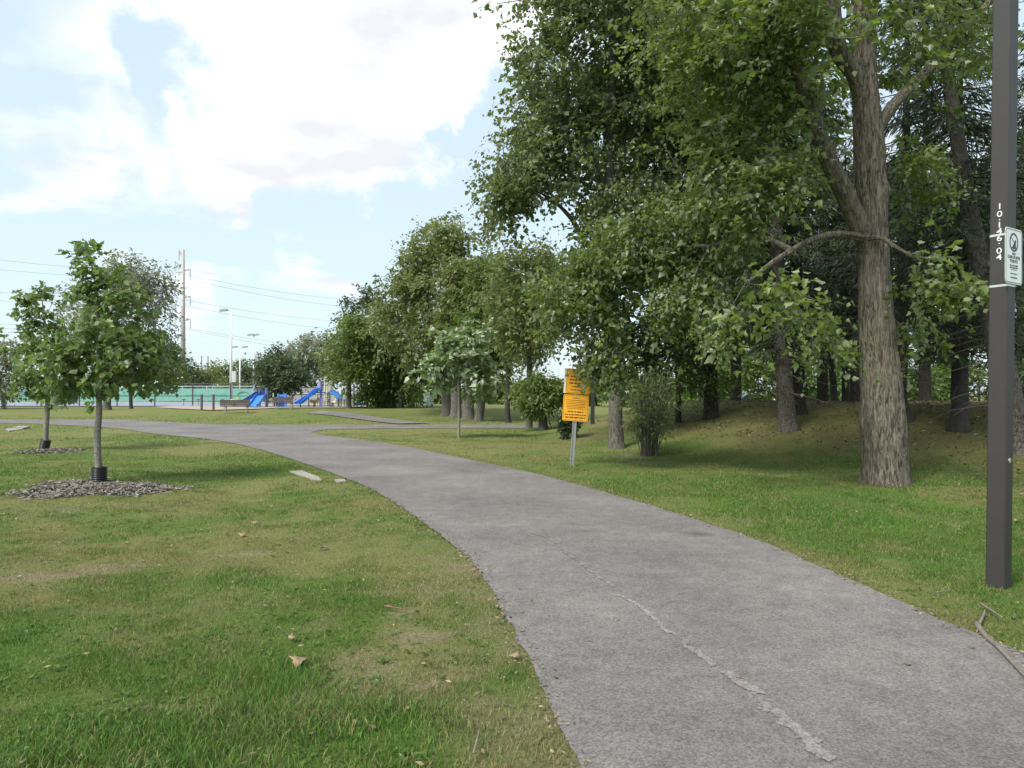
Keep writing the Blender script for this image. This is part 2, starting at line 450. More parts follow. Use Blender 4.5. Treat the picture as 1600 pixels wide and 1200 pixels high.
def zbump(x, y, sd):
    b = (fbm(x * 1.1, y * 1.1, None, 41, 4) - .5) * .12 + (fbm(x * .25, y * .25, None, 47, 3) - .5) * .16
    return Hs(x, y) + b * sstep(.25, 1.8, sd) * sstep(36, 28, y) * sstep(30, 22, np.abs(x))
nx, ny = len(ax), len(ay)
idx = np.arange(nx * ny).reshape(ny, nx)
quads = np.stack([idx[:-1, :-1], idx[:-1, 1:], idx[1:, 1:], idx[1:, :-1]], -1).reshape(-1, 4)
gm, n, l, p = new_mat('lawn')
at = n.new('ShaderNodeAttribute'); at.attribute_name = 'col'
tc = n.new('ShaderNodeTexCoord')
na = n.new('ShaderNodeTexNoise'); na.inputs['Scale'].default_value = 38; na.inputs['Detail'].default_value = 8; na.inputs['Roughness'].default_value = .75
nb = n.new('ShaderNodeTexNoise'); nb.inputs['Scale'].default_value = .7; nb.inputs['Detail'].default_value = 7; nb.inputs['Roughness'].default_value = .7
for q in (na, nb): l.new(tc.outputs['Object'], q.inputs['Vector'])
hs = n.new('ShaderNodeHueSaturation'); l.new(at.outputs['Color'], hs.inputs['Color'])
mr = n.new('ShaderNodeMapRange'); mr.inputs['From Min'].default_value = .3; mr.inputs['From Max'].default_value = .7
mr.inputs['To Min'].default_value = .5; mr.inputs['To Max'].default_value = 1.45
l.new(na.outputs['Fac'], mr.inputs['Value']); l.new(mr.outputs[0], hs.inputs['Value'])
mh = n.new('ShaderNodeMapRange'); mh.inputs['From Min'].default_value = .3; mh.inputs['From Max'].default_value = .7
mh.inputs['To Min'].default_value = .475; mh.inputs['To Max'].default_value = .52
l.new(nb.outputs['Fac'], mh.inputs['Value']); l.new(mh.outputs[0], hs.inputs['Hue'])
l.new(hs.outputs[0], p.inputs['Base Color'])
p.inputs['Roughness'].default_value = .95; p.inputs['Specular IOR Level'].default_value = .1
bp = n.new('ShaderNodeBump'); bp.inputs['Strength'].default_value = .9; bp.inputs['Distance'].default_value = .03
l.new(na.outputs['Fac'], bp.inputs['Height']); l.new(bp.outputs[0], p.inputs['Normal'])
ground = np_mesh('ground', np.c_[gx, gy, gz], quads, gm, attrs={'col': lawn_col(gx, gy, gsd)}, smooth=True)
tag(ground, 'mown park lawn with dry and worn patches rising to a wooded mound', kind='structure')

# ------------------------------------------------------------------ asphalt path
def asphalt(name, base, spots=True):
    m, n, l, p = new_mat(name)
    tc = n.new('ShaderNodeTexCoord')
    def noise(sc, det, ro=.6):
        q = n.new('ShaderNodeTexNoise'); q.inputs['Scale'].default_value = sc; q.inputs['Detail'].default_value = det; q.inputs['Roughness'].default_value = ro
        l.new(tc.outputs['Object'], q.inputs['Vector']); return q.outputs['Fac']
    def rng_(v, a, b, c, d):
        q = n.new('ShaderNodeMapRange'); q.inputs[1].default_value = a; q.inputs[2].default_value = b; q.inputs[3].default_value = c; q.inputs[4].default_value = d
        l.new(v, q.inputs[0]); return q.outputs[0]
    def mul(a, b):
        q = n.new('ShaderNodeMath'); q.operation = 'MULTIPLY'; l.new(a, q.inputs[0]); l.new(b, q.inputs[1]); return q.outputs[0]
    grain = noise(110, 5, .85); big = noise(.55, 6, .6); mid = noise(5, 6, .65)
    vo = n.new('ShaderNodeTexVoronoi'); vo.inputs['Scale'].default_value = 95; l.new(tc.outputs['Object'], vo.inputs['Vector'])
    v = mul(mul(rng_(grain, .28, .72, .48, 1.52), rng_(big, .3, .7, .74, 1.18)), rng_(mid, .3, .7, .82, 1.14))
    sc = n.new('ShaderNodeSeparateColor'); l.new(vo.outputs['Color'], sc.inputs[0])
    v = mul(v, rng_(sc.outputs[0], 0, 1, .70, 1.30))
    if spots:
        ge = n.new('ShaderNodeNewGeometry')
        for (sx, sy, r, val) in ((*flat(1090, 836), .22, .62), (*flat(1050, 830), .35, .85), (*flat(640, 738), 1.1, 1.22), (*flat(720, 745), .9, 1.12), (*flat(560, 700), 1.5, 1.08)):
            dd = n.new('ShaderNodeVectorMath'); dd.operation = 'DISTANCE'; l.new(ge.outputs['Position'], dd.inputs[0]); dd.inputs[1].default_value = (sx, sy, 0)
            ad = n.new('ShaderNodeMath'); ad.operation = 'MULTIPLY_ADD'; l.new(mid, ad.inputs[0]); ad.inputs[1].default_value = r * .9; l.new(dd.outputs['Value'], ad.inputs[2])
            v = mul(v, rng_(ad.outputs[0], r * .55, r * 1.45, val, 1))
    hs = n.new('ShaderNodeHueSaturation'); hs.inputs['Color'].default_value = (*base, 1); l.new(v, hs.inputs['Value'])
    l.new(hs.outputs[0], p.inputs['Base Color']); p.inputs['Roughness'].default_value = .92; p.inputs['Specular IOR Level'].default_value = .25
    b = n.new('ShaderNodeBump'); b.inputs['Strength'].default_value = .6; b.inputs['Distance'].default_value = .006
    l.new(grain, b.inputs['Height']); l.new(b.outputs[0], p.inputs['Normal'])
    return m
M['asphalt'] = asphalt('weathered asphalt', (.170, .158, .149))
M['crackfill'] = asphalt('dusty crack', (.240, .226, .214), False)
def cdt_sheet(name, P, z, mat, parent=None, kind=None):
    r = delaunay_2d_cdt([Vector((float(a), float(b))) for a, b in P], [], [list(range(len(P)))], 1, 1e-5)
    V = [(v.x, v.y, z) for v in r[0]]
    fs = [f if (V[f[1]][0] - V[f[0]][0]) * (V[f[2]][1] - V[f[0]][1]) - (V[f[1]][1] - V[f[0]][1]) * (V[f[2]][0] - V[f[0]][0]) > 0 else f[::-1] for f in r[2]]
    b = MB(); b.add(V, fs); o = b.build(name, mat, parent)
    if kind: o['kind'] = kind
    return o
path = cdt_sheet('path', PO, .014, 'asphalt', kind='structure')
tag(path, 'grey asphalt footpath curving to a three way junction')
ck = [(822, 822), (832, 832), (858, 846), (893, 872), (930, 900), (968, 930), (1005, 958), (1045, 988), (1085, 1018), (1120, 1042), (1152, 1066), (1178, 1084)]
cw = [.02, .02, .022, .028, .035, .045, .05, .055, .055, .06, .075, .04]
def streak(pts, wid, seed):
    c = spline([(*flat(*q), 0) for q in pts], 14); m = len(c); Lp, Rp = [], []
    for i, q in enumerate(c):
        t = (c[min(i + 1, m - 1)] - c[max(i - 1, 0)]).normalized(); nn = Vector((-t.y, t.x, 0))
        w = np.interp(i / (m - 1), np.linspace(0, 1, len(wid)), wid)
        a = float(vnoise(np.array([i * .9]), np.array([seed]), None, 1)[0]); b = float(vnoise(np.array([i * .55]), np.array([seed + 9.]), None, 2)[0])
        jit = nn * (float(vnoise(np.array([i * .2]), np.array([seed + 3.]), None, 4)[0]) - .5) * .05
        Lp.append(q + jit + nn * w * (.45 + .6 * a)); Rp.append(q + jit - nn * w * (.45 + .6 * b))
    k = len(c)
    return [(v.x, v.y, .019) for v in Lp + Rp], [(i, i + k, i + k + 1, i + 1) for i in range(k - 1)]
cb = MB()
r2 = random.Random(4); qs = spline([(a, b, 0) for a, b in ck + [(1215, 1120), (1258, 1150), (1292, 1190)]], 20)
for i in range(1150):                       # dust and crumbled filler caught in a broken crack
    t = r2.random() ** 1.05; c = qs[int(t * (len(qs) - 1))]
    if .80 < t < .83: continue
    if float(vnoise(np.array([t * 55]), np.array([7.]), None, 6)[0]) < (.34 if t < .35 else .2): continue
    wd = np.interp(t, [0, .2, .45, .75, 1], [.010, .012, .017, .022, .028]); X, Y = flat(c.x, c.y)
    dx, dy = r2.gauss(0, wd * .55), r2.gauss(0, wd * .3)
    if t < .35 and i % 5 == 0: dx, dy = r2.gauss(0, .12), r2.gauss(0, .1)
    wig = (float(vnoise(np.array([t * 30]), np.array([2.]), None, 4)[0]) - .5) * .06
    s = r2.uniform(.004, .015) * (.7 + t); X += dx + wig; Y += dy; z = .0165 + r2.random() * .003; k = r2.choice((5, 6, 7)); ph = r2.random() * 6
    cb.add([(X + s * math.cos(ph + q * 6.283 / k) * r2.uniform(.6, 1.4), Y + s * math.sin(ph + q * 6.283 / k) * r2.uniform(.7, 1.9), z) for q in range(k)], [tuple(range(k))])
cb.build('crack_filling', 'crackfill', path)['kind'] = 'stuff'

# small side path up to the playground
sp = spline([gpt(*q) for q in ((648, 662.5), (610, 659), (565, 653), (525, 647), (490, 644.5))], 6)
b = MB(); V = []; Fq = []
for i, q in enumerate(sp):
    t = (sp[min(i + 1, len(sp) - 1)] - sp[max(i - 1, 0)]); t.z = 0; t.normalize(); nn = Vector((-t.y, t.x, 0))
    for s_ in (.9, -.9):
        w = q + nn * s_; V.append((w.x, w.y, float(Hs(w.x, w.y)) + .045))
for i in range(len(sp) - 1): Fq.append((2 * i, 2 * i + 1, 2 * i + 3, 2 * i + 2))
side = b.add(V, [f[::-1] for f in Fq]).build('side_path', 'asphalt'); tag(side, 'narrow asphalt path up to the playground', kind='structure')


# ------------------------------------------------------------------ trees
LEAF = {
 'star': (np.array([(0, 0, 0), (.26, .40, .09), (.56, .23, .04), (1, 0, -.10), (.56, -.23, .04), (.26, -.40, .09)]), np.array([(0, 2, 1), (0, 3, 2), (0, 4, 3), (0, 5, 4)])),
 'maple': (np.array([(0, 0, 0), (.02, .30, .06), (.20, .26, .04), (.34, .56, .12), (.50, .24, .04), (.66, .26, .05), (1, 0, -.10), (.66, -.26, .05), (.50, -.24, .04), (.34, -.56, .12), (.20, -.26, .04), (.02, -.30, .06)]),
           np.array([(0, 2, 1), (0, 4, 2), (2, 4, 3), (0, 6, 4), (4, 6, 5), (0, 8, 6), (6, 8, 7), (0, 10, 8), (8, 10, 9), (0, 11, 10)])),
 'oval': (np.array([(0, 0, 0), (.45, .27, .06), (1, 0, -.06), (.45, -.27, .06)]), np.array([(0, 2, 1), (0, 3, 2)])),
 'spray': (np.array([(0, 0, 0), (.35, .075, .0), (1, 0, -.05), (.35, -.075, .0)]), np.array([(0, 2, 1), (0, 3, 2)])),
}
def unit(v): return v / np.maximum(np.linalg.norm(v, axis=-1, keepdims=True), 1e-9)
def leaves(name, kind, pos, axis_dir, nrm, size, mat, parent, shade):
    T, tri = LEAF[kind]
    a = unit(axis_dir); nn = nrm - a * (nrm * a).sum(1, keepdims=True); nn = unit(nn); bdir = np.cross(nn, a)
    n = len(pos); k = len(T)
    V = pos[:, None, :] + size[:, None, None] * (T[None, :, 0, None] * a[:, None, :] + T[None, :, 1, None] * bdir[:, None, :] + T[None, :, 2, None] * nn[:, None, :])
    F_ = (np.arange(n)[:, None, None] * k + tri[None]).reshape(-1, 3)
    return np_mesh(name, V.reshape(-1, 3), F_, mat, parent, {'shade': np.repeat(shade, k)})
def sample_crown(ells, N, seed, gap=.0, gscale=.9):
    rg = np.random.default_rng(seed)
    C = np.array([e[:3] for e in ells]); Rr = np.array([e[3:6] for e in ells]); wt = np.array([e[6] if len(e) > 6 else 1. for e in ells])
    w = (Rr.prod(1)) ** .8 * wt; w /= w.sum()
    out = []
    while len(out) < N:
        i = rg.choice(len(ells), p=w); d = unit(rg.normal(size=3)[None])[0]; r = rg.random() ** (1 / 2.3) * min(1.35, max(.5, rg.normal(1, .16)))
        out.append(C[i] + d * Rr[i] * r)
    P = np.array(out)
    if gap > 0:
        q = fbm(P[:, 0] * gscale + seed, P[:, 1] * gscale, P[:, 2] * gscale, seed, 2)
        P = P[q > gap]
    return P
def grow(roots, rootrad, pts, bf=.3):
    """join crown points to the limbs, shortest way with short paths first; returns nodes, parent index"""
    nr = len(roots); nodes = np.vstack([roots, pts]); n = len(nodes)
    par = np.full(n, -1); plen = np.zeros(n); best = np.full(n, 1e9); bp_ = np.full(n, -1)
    todo = np.ones(n, bool); todo[:nr] = False
    plen[:nr] = 0
    for i in range(nr):
        d = np.linalg.norm(nodes - nodes[i], axis=1); d = d + np.maximum(0, nodes[i, 2] - nodes[:, 2]) * .5
        m = d < best; best[m] = d[m]; bp_[m] = i
    while todo.any():
        c = np.where(todo, best, 1e18); j = int(c.argmin()); p_ = bp_[j]
        par[j] = p_; plen[j] = plen[p_] + np.linalg.norm(nodes[j] - nodes[p_]); todo[j] = False
        d = np.linalg.norm(nodes - nodes[j], axis=1) + bf * plen[j]
        m = (d < best) & todo; best[m] = d[m]; bp_[m] = j
    return nodes, par, nr
def branch_mesh(nodes, par, nr, tip, rootcap, rmin=0, sides=5, wob=.12, seed=0, per=3):
    n = len(nodes); r2_ = np.zeros(n)
    kids = [[] for _ in range(n)]
    for j in range(nr, n): kids[par[j]].append(j)
    depth = np.zeros(n, int)
    order = []
    st = list(range(nr))
    while st:
        q = st.pop(); order.append(q); st += kids[q]
    for q in reversed(order):
        r2_[q] = max(tip ** 2.3, sum(r2_[k] for k in kids[q]) + (tip * .45) ** 2.3)
    rad = r2_ ** (1 / 2.3)
    rad[nr:] = np.minimum(rad[nr:], rootcap)
    rg = random.Random(seed); mb = MB()
    starts = [(q, k) for q in range(nr) for k in kids[q]]
    while starts:
        p_, k = starts.pop()
        ch = [p_, k]
        while kids[ch[-1]]:
            ks = sorted(kids[ch[-1]], key=lambda t: -rad[t]); starts += [(ch[-1], t) for t in ks[1:]]; ch.append(ks[0])
        if rad[k] < rmin: continue
        P = [Vector(nodes[t]) for t in ch]
        rr = [min(rad[k] * 1.15, rootcap)] + [rad[t] for t in ch[1:]]
        for i in range(1, len(P) - 1):
            P[i] = P[i] + Vector((rg.gauss(0, 1), rg.gauss(0, 1), rg.gauss(0, 1))) * wob * .5 * min((P[i] - P[i - 1]).length, .8)
        S = spline(P, per); R_ = np.interp(np.linspace(0, 1, len(S)), np.linspace(0, 1, len(rr)), rr)
        R_[-1] *= .4
        mb.tube(S, list(R_), 6 if rad[k] > .05 else (sides if rad[k] > .02 else 3), caps=False)
    return mb
def crown_leaves(P, per, rc, kind, size, mat, parent, seed, up=.9, droop=.35, flat_=.75, center=None, name='crown', wind=0.0, sub_=None):
    """each crown point carries a few short sprays; leaves stand alternately along a spray and hang a little"""
    rg = np.random.default_rng(seed)
    n = len(P); q = sub_ or max(1, per // 8); m = max(1, per // q); L = n * q * m
    cen = P.mean(0) if center is None else np.asarray(center)
    outw = unit(P - cen)
    tw = unit(np.repeat(outw, q, 0) * .45 + rg.normal(size=(n * q, 3)) * np.array((.8, .8, .45)) + np.array((0, 0, -droop * .35)))
    tl = rc * rg.uniform(.6, 1.35, n * q)
    st = np.repeat(P, q, 0) + rg.normal(0, rc * .22, (n * q, 3))
    tilt = unit(rg.normal(size=(n * q, 3)) * .45 + np.array((0, 0, up)) + np.repeat(outw, q, 0) * .3)
    s = (np.tile(np.arange(m), n * q) + rg.random(L)) / m
    twl = np.repeat(tw, m, 0); tll = np.repeat(tl, m); nl = np.repeat(tilt, m, 0)
    sg = np.where(np.tile(np.arange(m) % 2, n * q) == 0, 1., -1.)[:, None]
    side = unit(np.cross(nl, twl))
    pos = np.repeat(st, m, 0) + twl * (s * tll)[:, None] + np.array((0, 0, -1.)) * (s ** 2 * tll * .25)[:, None] + rg.normal(0, size * .35, (L, 3))
    axd = unit(twl * .65 + side * sg * rg.uniform(.3, 1.1, (L, 1)) + rg.normal(0, .35, (L, 3)) + np.array((0, 0, -droop)))
    nr_ = unit(nl + rg.normal(size=(L, 3)) * .5)
    if wind > 0:                            # sprays blown over, showing the pale underside
        fl = np.repeat(rg.random(n * q) < wind * .8, m) ^ (rg.random(L) < wind * .4)
        nr_[fl] *= -1
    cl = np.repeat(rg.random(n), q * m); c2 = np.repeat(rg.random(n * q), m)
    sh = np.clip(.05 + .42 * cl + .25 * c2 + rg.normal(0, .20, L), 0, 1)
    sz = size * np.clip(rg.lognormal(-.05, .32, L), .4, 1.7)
    return leaves(name, kind, pos, axd, nr_, sz, mat, parent, sh)
def pe(pxx, pyy, Z, rx, ry, rz, w=1.):     # crown lobe: photo position, distance, half sizes (pixels, pixels, metres)
    c = px(pxx, pyy, Z); return (c.x, c.y, c.z, rx / F * Z, rz, ry / F * Z, w)
def limb_nodes(pl, step=.35):
    out = []
    for a, b in zip(pl[:-1], pl[1:]):
        k = max(1, int((b - a).length / step))
        out += [a + (b - a) * (i / k) for i in range(k)]
    return out + [pl[-1]]
def trunk_mesh(pl, rad, sides, flare=0, relief=0, seed=0, step=.12, knots=()):
    """a tapering trunk with a root flare and furrowed or knobbly relief"""
    S = spline(pl, 8); cum = [0]
    for a, b in zip(S[:-1], S[1:]): cum.append(cum[-1] + (b - a).length)
    m = max(4, int(cum[-1] / step)); t = np.linspace(0, cum[-1], m)
    Sx = np.array([[v.x, v.y, v.z] for v in S]); C = np.stack([np.interp(t, cum, Sx[:, i]) for i in range(3)], 1)
    rr = np.interp(np.linspace(0, 1, m), np.linspace(0, 1, len(rad)), rad)
    th = np.linspace(0, 2 * math.pi, sides, endpoint=False)
    TH, HH = np.meshgrid(th, t)
    RR = np.repeat(rr[:, None], sides, 1)
    if flare: 
        root = .5 + 3.2 * np.clip(fbm(np.cos(TH) * 1.9 + seed, np.sin(TH) * 1.9, None, seed, 2) - .3, 0, 1)
        RR = RR * (1 + flare * root * np.exp(-np.maximum(HH - .2, 0) / .24)) + .03 * flare * np.exp(-HH / .1)
    if relief:
        u, w = np.cos(TH), np.sin(TH); ms = max(rad)
        q = fbm(u * ms * 22 + seed, w * ms * 22, HH * 2.2, seed + 2, 4)
        rid = 1 - np.abs(q - .5) * 4
        big = fbm(u * 1.3 + seed, w * 1.3, HH * .9, seed + 5, 3) - .5
        RR = RR + relief * (rid - .5) + RR * .22 * big
    for (kh, ka, kr, kz) in knots:
        dth = np.angle(np.exp(1j * (TH - ka)))
        RR = RR + kr * np.exp(-(dth * rr[0] / .16) ** 2 - ((HH - kh) / kz) ** 2)
    # frames
    T_ = np.gradient(C, axis=0); T_ = unit(T_); ref = np.array((1., 0, 0))
    U = unit(ref - T_ * (T_ @ ref)[:, None]); Wv = np.cross(T_, U)
    V = C[:, None, :] + RR[:, :, None] * (np.cos(TH)[:, :, None] * U[:, None, :] + np.sin(TH)[:, :, None] * Wv[:, None, :])
    V = V.reshape(-1, 3); i = np.arange(m * sides).reshape(m, sides)
    Q = np.stack([i[:-1], np.roll(i[:-1], -1, 1), np.roll(i[1:], -1, 1), i[1:]], -1).reshape(-1, 4)
    return V, Q
TREE_SEED = [100]
def tree(name, label, base, trunk, trad, ells, nn, per, rc, kind, size, mat, bark, group=None, limbs=(), cat='tree', gap=.0, sides=12, flare=.4,
         relief=.0, tip=.008, rmin=.0, bf=.3, sink=.25, wind=0., up=.9, droop=.35, gscale=.9, knots=(), tstep=.12, rootfrom=.35, reject=None, twigmat='twig', leafset=None):
    """trunk, limbs: world points; ells: crown lobes; the crown hangs on branches grown from trunk and limbs"""
    TREE_SEED[0] += 1; sd_ = TREE_SEED[0]
    e = empty(name, base, label, cat, group)
    inv = Vector(base)
    tr = [Vector(t) for t in trunk]; tr0 = tr[0].copy(); tr[0] = tr[0] - Vector((0, 0, 0))
    start = tr0 - Vector((0, 0, sink))
    V, Q = trunk_mesh([start - inv] + [t - inv for t in tr], [trad[0]] + list(trad), sides, flare, relief, sd_, tstep, knots)
    np_mesh('trunk', V, Q, bark, e, smooth=True)
    nodes = [q for q in limb_nodes([t - inv for t in tr]) if q.z > rootfrom * (tr[-1].z - tr0.z)]
    for lp, lr in limbs:
        lp = [Vector(t) - inv for t in lp]
        V, Q = trunk_mesh(lp, lr, max(8, sides // 2), 0, relief * .7, sd_ + 3, max(tstep, .06), ())
        np_mesh('limb', V, Q, bark, e, smooth=True)
        nodes += limb_nodes(lp)[2:]
    P = sample_crown([(a[0] - inv.x, a[1] - inv.y, a[2] - inv.z, *a[3:]) for a in ells], nn, sd_, gap, gscale)
    if reject is not None: P = P[~reject(P + np.array(base))]
    roots = np.array([[q.x, q.y, q.z] for q in nodes])
    nd, par, nr = grow(roots, None, P, bf)
    mb = branch_mesh(nd, par, nr, tip, max(.02, min(trad) * .8), rmin, seed=sd_)
    if mb.v: mb.build('branches', twigmat, e, smooth=True)
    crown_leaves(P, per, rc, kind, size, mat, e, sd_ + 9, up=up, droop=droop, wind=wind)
    return e
def auto_tree(name, label, bx, by, Z, top, x0, x1, ybot, nn, per, rc, size, mat, bark='bark2', group=None, kind='oval', lobes=7, gap=.3, trad=None, lean=0, base=None, tip=.015, rmin=.012, wind=0., depth=None, gscale=.5, cat='tree', up=.9):
    """a tree whose crown fills photo columns x0..x1 and rows top..ybot at distance Z"""
    rg = random.Random(hash(label) % 9999 if False else sum(map(ord, label)))
    b = base or onground((bx - 800) / F * Z, Z); Z = b.y
    cx, cy_ = (x0 + x1) / 2, (top + ybot) / 2; hx, hy = (x1 - x0) / 2, (ybot - top) / 2
    dz = depth or hx / F * Z
    ells = [pe(cx, cy_ + hy * .1, Z, hx * .72, hy * .78, dz * .8, 1.)]
    for i in range(lobes):
        a = rg.uniform(-.7, math.pi + .7) if i % 3 else rg.uniform(0, 6.283); rr = rg.uniform(.45, .72)
        ells.append(pe(cx + math.cos(a) * hx * rr, cy_ - math.sin(a) * hy * rr, Z + rg.uniform(-.6, .6) * dz, hx * rg.uniform(.3, .42), hy * rg.uniform(.28, .40), dz * .45, 1.3))
    H_ = (by - top) / F * Z
    r = trad or max(.06, H_ * .022)
    t = [b, px(bx + lean * .3, ybot, Z), px((cx + bx) / 2 + lean, cy_, Z), px(cx, top + hy * .35, Z)]
    t[1].z = max(t[1].z, b.z + .3)
    if t[2].z < t[1].z + .3: t[2].z = t[1].z + .3
    return tree(name, label, b, t, [r, r * .8, r * .5, r * .2], ells, nn, per, rc, kind, size, mat, bark, group, sides=9, flare=.35, gap=gap, tip=tip, rmin=rmin, wind=wind, gscale=gscale, cat=cat, up=up, tstep=.3)

def conifer(name, label, base, lean_pts, trad, z_live, z_top, rad, nwh, per, mat, bark, group, dead=30, seed=1, spray=.22, dens=16, droop=.55, flare=.35, taper=.75):
    """lean_pts: trunk points (world); live branches from z_live up, each a drooping bough hung with needle sprays"""
    rg = np.random.default_rng(seed); inv = Vector(base)
    e = empty(name, base, label, 'tree', group)
    tr = [Vector(t) - inv for t in lean_pts]; 
    V, Q = trunk_mesh([tr[0] - Vector((0, 0, .25))] + tr, [trad] + [trad * (1 - .8 * i / (len(tr) - 1)) for i in range(len(tr))], 14, flare, .012, seed, .12)
    np_mesh('trunk', V, Q, bark, e, smooth=True)
    S = spline(tr, 10); zs = [q.z for q in S]; Sx = np.array([[q.x, q.y, q.z] for q in S])
    def at(z): return np.array([np.interp(z, zs, Sx[:, i]) for i in range(3)])
    mb = MB(); pos, axd, nrm = [], [], []
    for i in range(nwh):
        f = (i + rg.random()) / nwh; z = z_live + (z_top - z_live) * f; c = at(z)
        Lb = rad * (1 - taper * f) * rg.uniform(.75, 1.1)
        for k in range(per):
            a = rg.uniform(0, 2 * math.pi); d = np.array((math.cos(a), math.sin(a), 0)); L = Lb * rg.uniform(.6, 1.1)
            s = np.linspace(0, 1, 6)
            path_ = c + d * (s * L)[:, None] + np.array((0, 0, 1.)) * (-droop * L * (s ** 1.3) * .6 + .22 * L * s ** 3)[:, None]
            mb.tube([Vector(q) for q in path_], list(np.linspace(.028, .006, 6) * (.5 + L / 4)), 3, caps=False)
            side = np.array((-d[1], d[0], 0)); n_ = int(dens * L)
            u = rg.random(n_) ** .8 * .9 + .1
            bp_ = np.stack([np.interp(u, s, path_[:, q]) for q in range(3)], 1)
            sg = rg.choice((-1, 1), n_)[:, None]
            ln = (.15 + .45 * (1 - u) + .1)[:, None]
            off = rg.random((n_, 1))
            dirv = unit(d * .55 + side * sg * rg.uniform(.2, 1.1, (n_, 1)) + np.array((0, 0, -1)) * rg.uniform(.1, 1.2, (n_, 1)))
            pos.append(bp_ + dirv * off * ln * L * .28); axd.append(dirv + rg.normal(0, .15, (n_, 3))); nrm.append(rg.normal(0, .5, (n_, 3)) + np.array((0, 0, 1.)))
    mb.build('branches', 'bark_dark', e)
    md = MB()
    for k in range(dead):
        z = rg.uniform(min(.9, z_live * .4), max(z_live * 1.2, 1.)); c = at(z); a = rg.uniform(0, 2 * math.pi); L = rg.uniform(.3, .55) * rad
        q = [Vector(c + np.array((math.cos(a), math.sin(a), 0)) * L * t + np.array((0, 0, 1)) * (-.25 * L * t * t) + rg.normal(0, .03, 3) * t) for t in (0, .35, .7, 1)]
        md.tube(q, [.014, .01, .007, .003], 3, caps=False)
    if dead: md.build('dead_twigs', 'twig', e)
    pos = np.vstack(pos); axd = np.vstack(axd); nrm = np.vstack(nrm); n_ = len(pos)
    leaves('crown', 'spray', pos, axd, nrm, spray * rg.uniform(.6, 1.3, n_), mat, e, np.clip(rg.normal(.4, .28, n_), 0, 1))
    return e

# --- the big maple beside the lamp pole
B = gpt(1385, 760); ZM = B.y
def pm(x, y, dz=0): return px(x, y, ZM + dz)
maple_trunk = [B, pm(1383, 700), pm(1379, 620), pm(1371, 530), pm(1366, 440), pm(1364, 360), pm(1360, 260), pm(1353, 160), pm(1349, 60), pm(1352, -60), pm(1340, -220, .4)]
maple_rad = [.345, .315, .275, .235, .225, .24, .19, .175, .145, .11, .06]
mlimbs = [
 ([pm(1362, 400, -.02), pm(1340, 345, -.15), pm(1312, 285, -.3), pm(1284, 222, -.5), pm(1262, 160, -.7), pm(1235, 80, -1.0), pm(1200, 0, -1.2), pm(1170, -80, -1.2)], [.16, .15, .14, .125, .105, .075, .045, .02]),
 ([pm(1352, 170, 0), pm(1338, 120, -.1), pm(1312, 82, -.2), pm(1303, 30, -.2), pm(1300, -60, -.3), pm(1285, -160, -.3)], [.15, .14, .13, .11, .08, .03]),
 ([pm(1310, 80, -.2), pm(1290, 55, -.3), pm(1262, 25, -.5), pm(1225, -20, -.9)], [.085, .075, .065, .03]),
 ([pm(1366, 210, 0), pm(1392, 170, .1), pm(1420, 138, .3), pm(1455, 105, .5), pm(1495, 60, .9), pm(1540, 10, 1.2), pm(1590, -60, 1.4)], [.10, .09, .08, .07, .06, .045, .02]),
 ([pm(1352, 372, -.15), pm(1310, 366, -.5), pm(1270, 374, -.8), pm(1235, 392, -1.1), pm(1205, 412, -1.3), pm(1175, 436, -1.4), pm(1165, 442, -1.5)], [.06, .052, .047, .043, .037, .03, .015]),
 ([pm(1238, 392, -1.1), pm(1215, 380, -.9), pm(1185, 370, -.6), pm(1150, 372, -.1), pm(1110, 384, .5), pm(1075, 384, 1.1), pm(1035, 396, 1.7), pm(1000, 420, 2.1), pm(960, 450, 2.4), pm(915, 470, 2.6)], [.038, .036, .034, .031, .028, .024, .02, .016, .012, .008]),
 ([pm(1356, 372, -.22), pm(1378, 372, -.4), pm(1400, 386, -.6), pm(1425, 400, -.8), pm(1455, 404, -1.0), pm(1486, 402, -1.2)], [.035, .026, .022, .019, .015, .009]),
]
mz = ZM
mells = [pe(1230, 120, mz - .8, 150, 150, 2.2, .9), pe(1130, 90, mz - .3, 140, 140, 2.4, .9), pe(1320, -150, mz, 340, 130, 3.2, .4), pe(1455, 50, mz + .7, 130, 100, 1.8, .45),
         pe(1175, 270, mz - .6, 85, 90, 1.6, .7), pe(1225, 462, mz - 1.3, 62, 45, .7, 1.5), pe(1170, 520, mz - 1.1, 80, 38, .8, 1.2), pe(1475, 440, mz - 1.1, 42, 50, .6, 1.2),
         pe(1010, 390, mz + 2, 105, 60, 1.2, 2.2), pe(915, 465, mz + 2.6, 80, 70, 1.2, 2.2), pe(970, 555, mz + 2.4, 40, 52, .8, 1.6), pe(938, 572, mz + 2.2, 20, 20, .4, 5.), pe(1265, 545, mz - .6, 55, 40, .8, .5), pe(1090, 470, mz + .8, 70, 60, 1., 1.), pe(1110, 330, mz + .8, 80, 70, 1.2, 1.), pe(1440, 260, mz + 1, 70, 70, 1., .6),
         pe(1420, 520, mz + .8, 60, 60, .8, .4)]
def clear_fork(P):                          # no foliage hangs in front of the fork
    u = P[:, 0] / P[:, 1] * F + 800; v = HY - (P[:, 2] - EYE) / P[:, 1] * F
    return (P[:, 1] < ZM + .6) & (v > 60) & (v < 450) & (u > 1262 + np.clip(v - 200, -140, 0) * -.0 - 10) & (u < 1425)
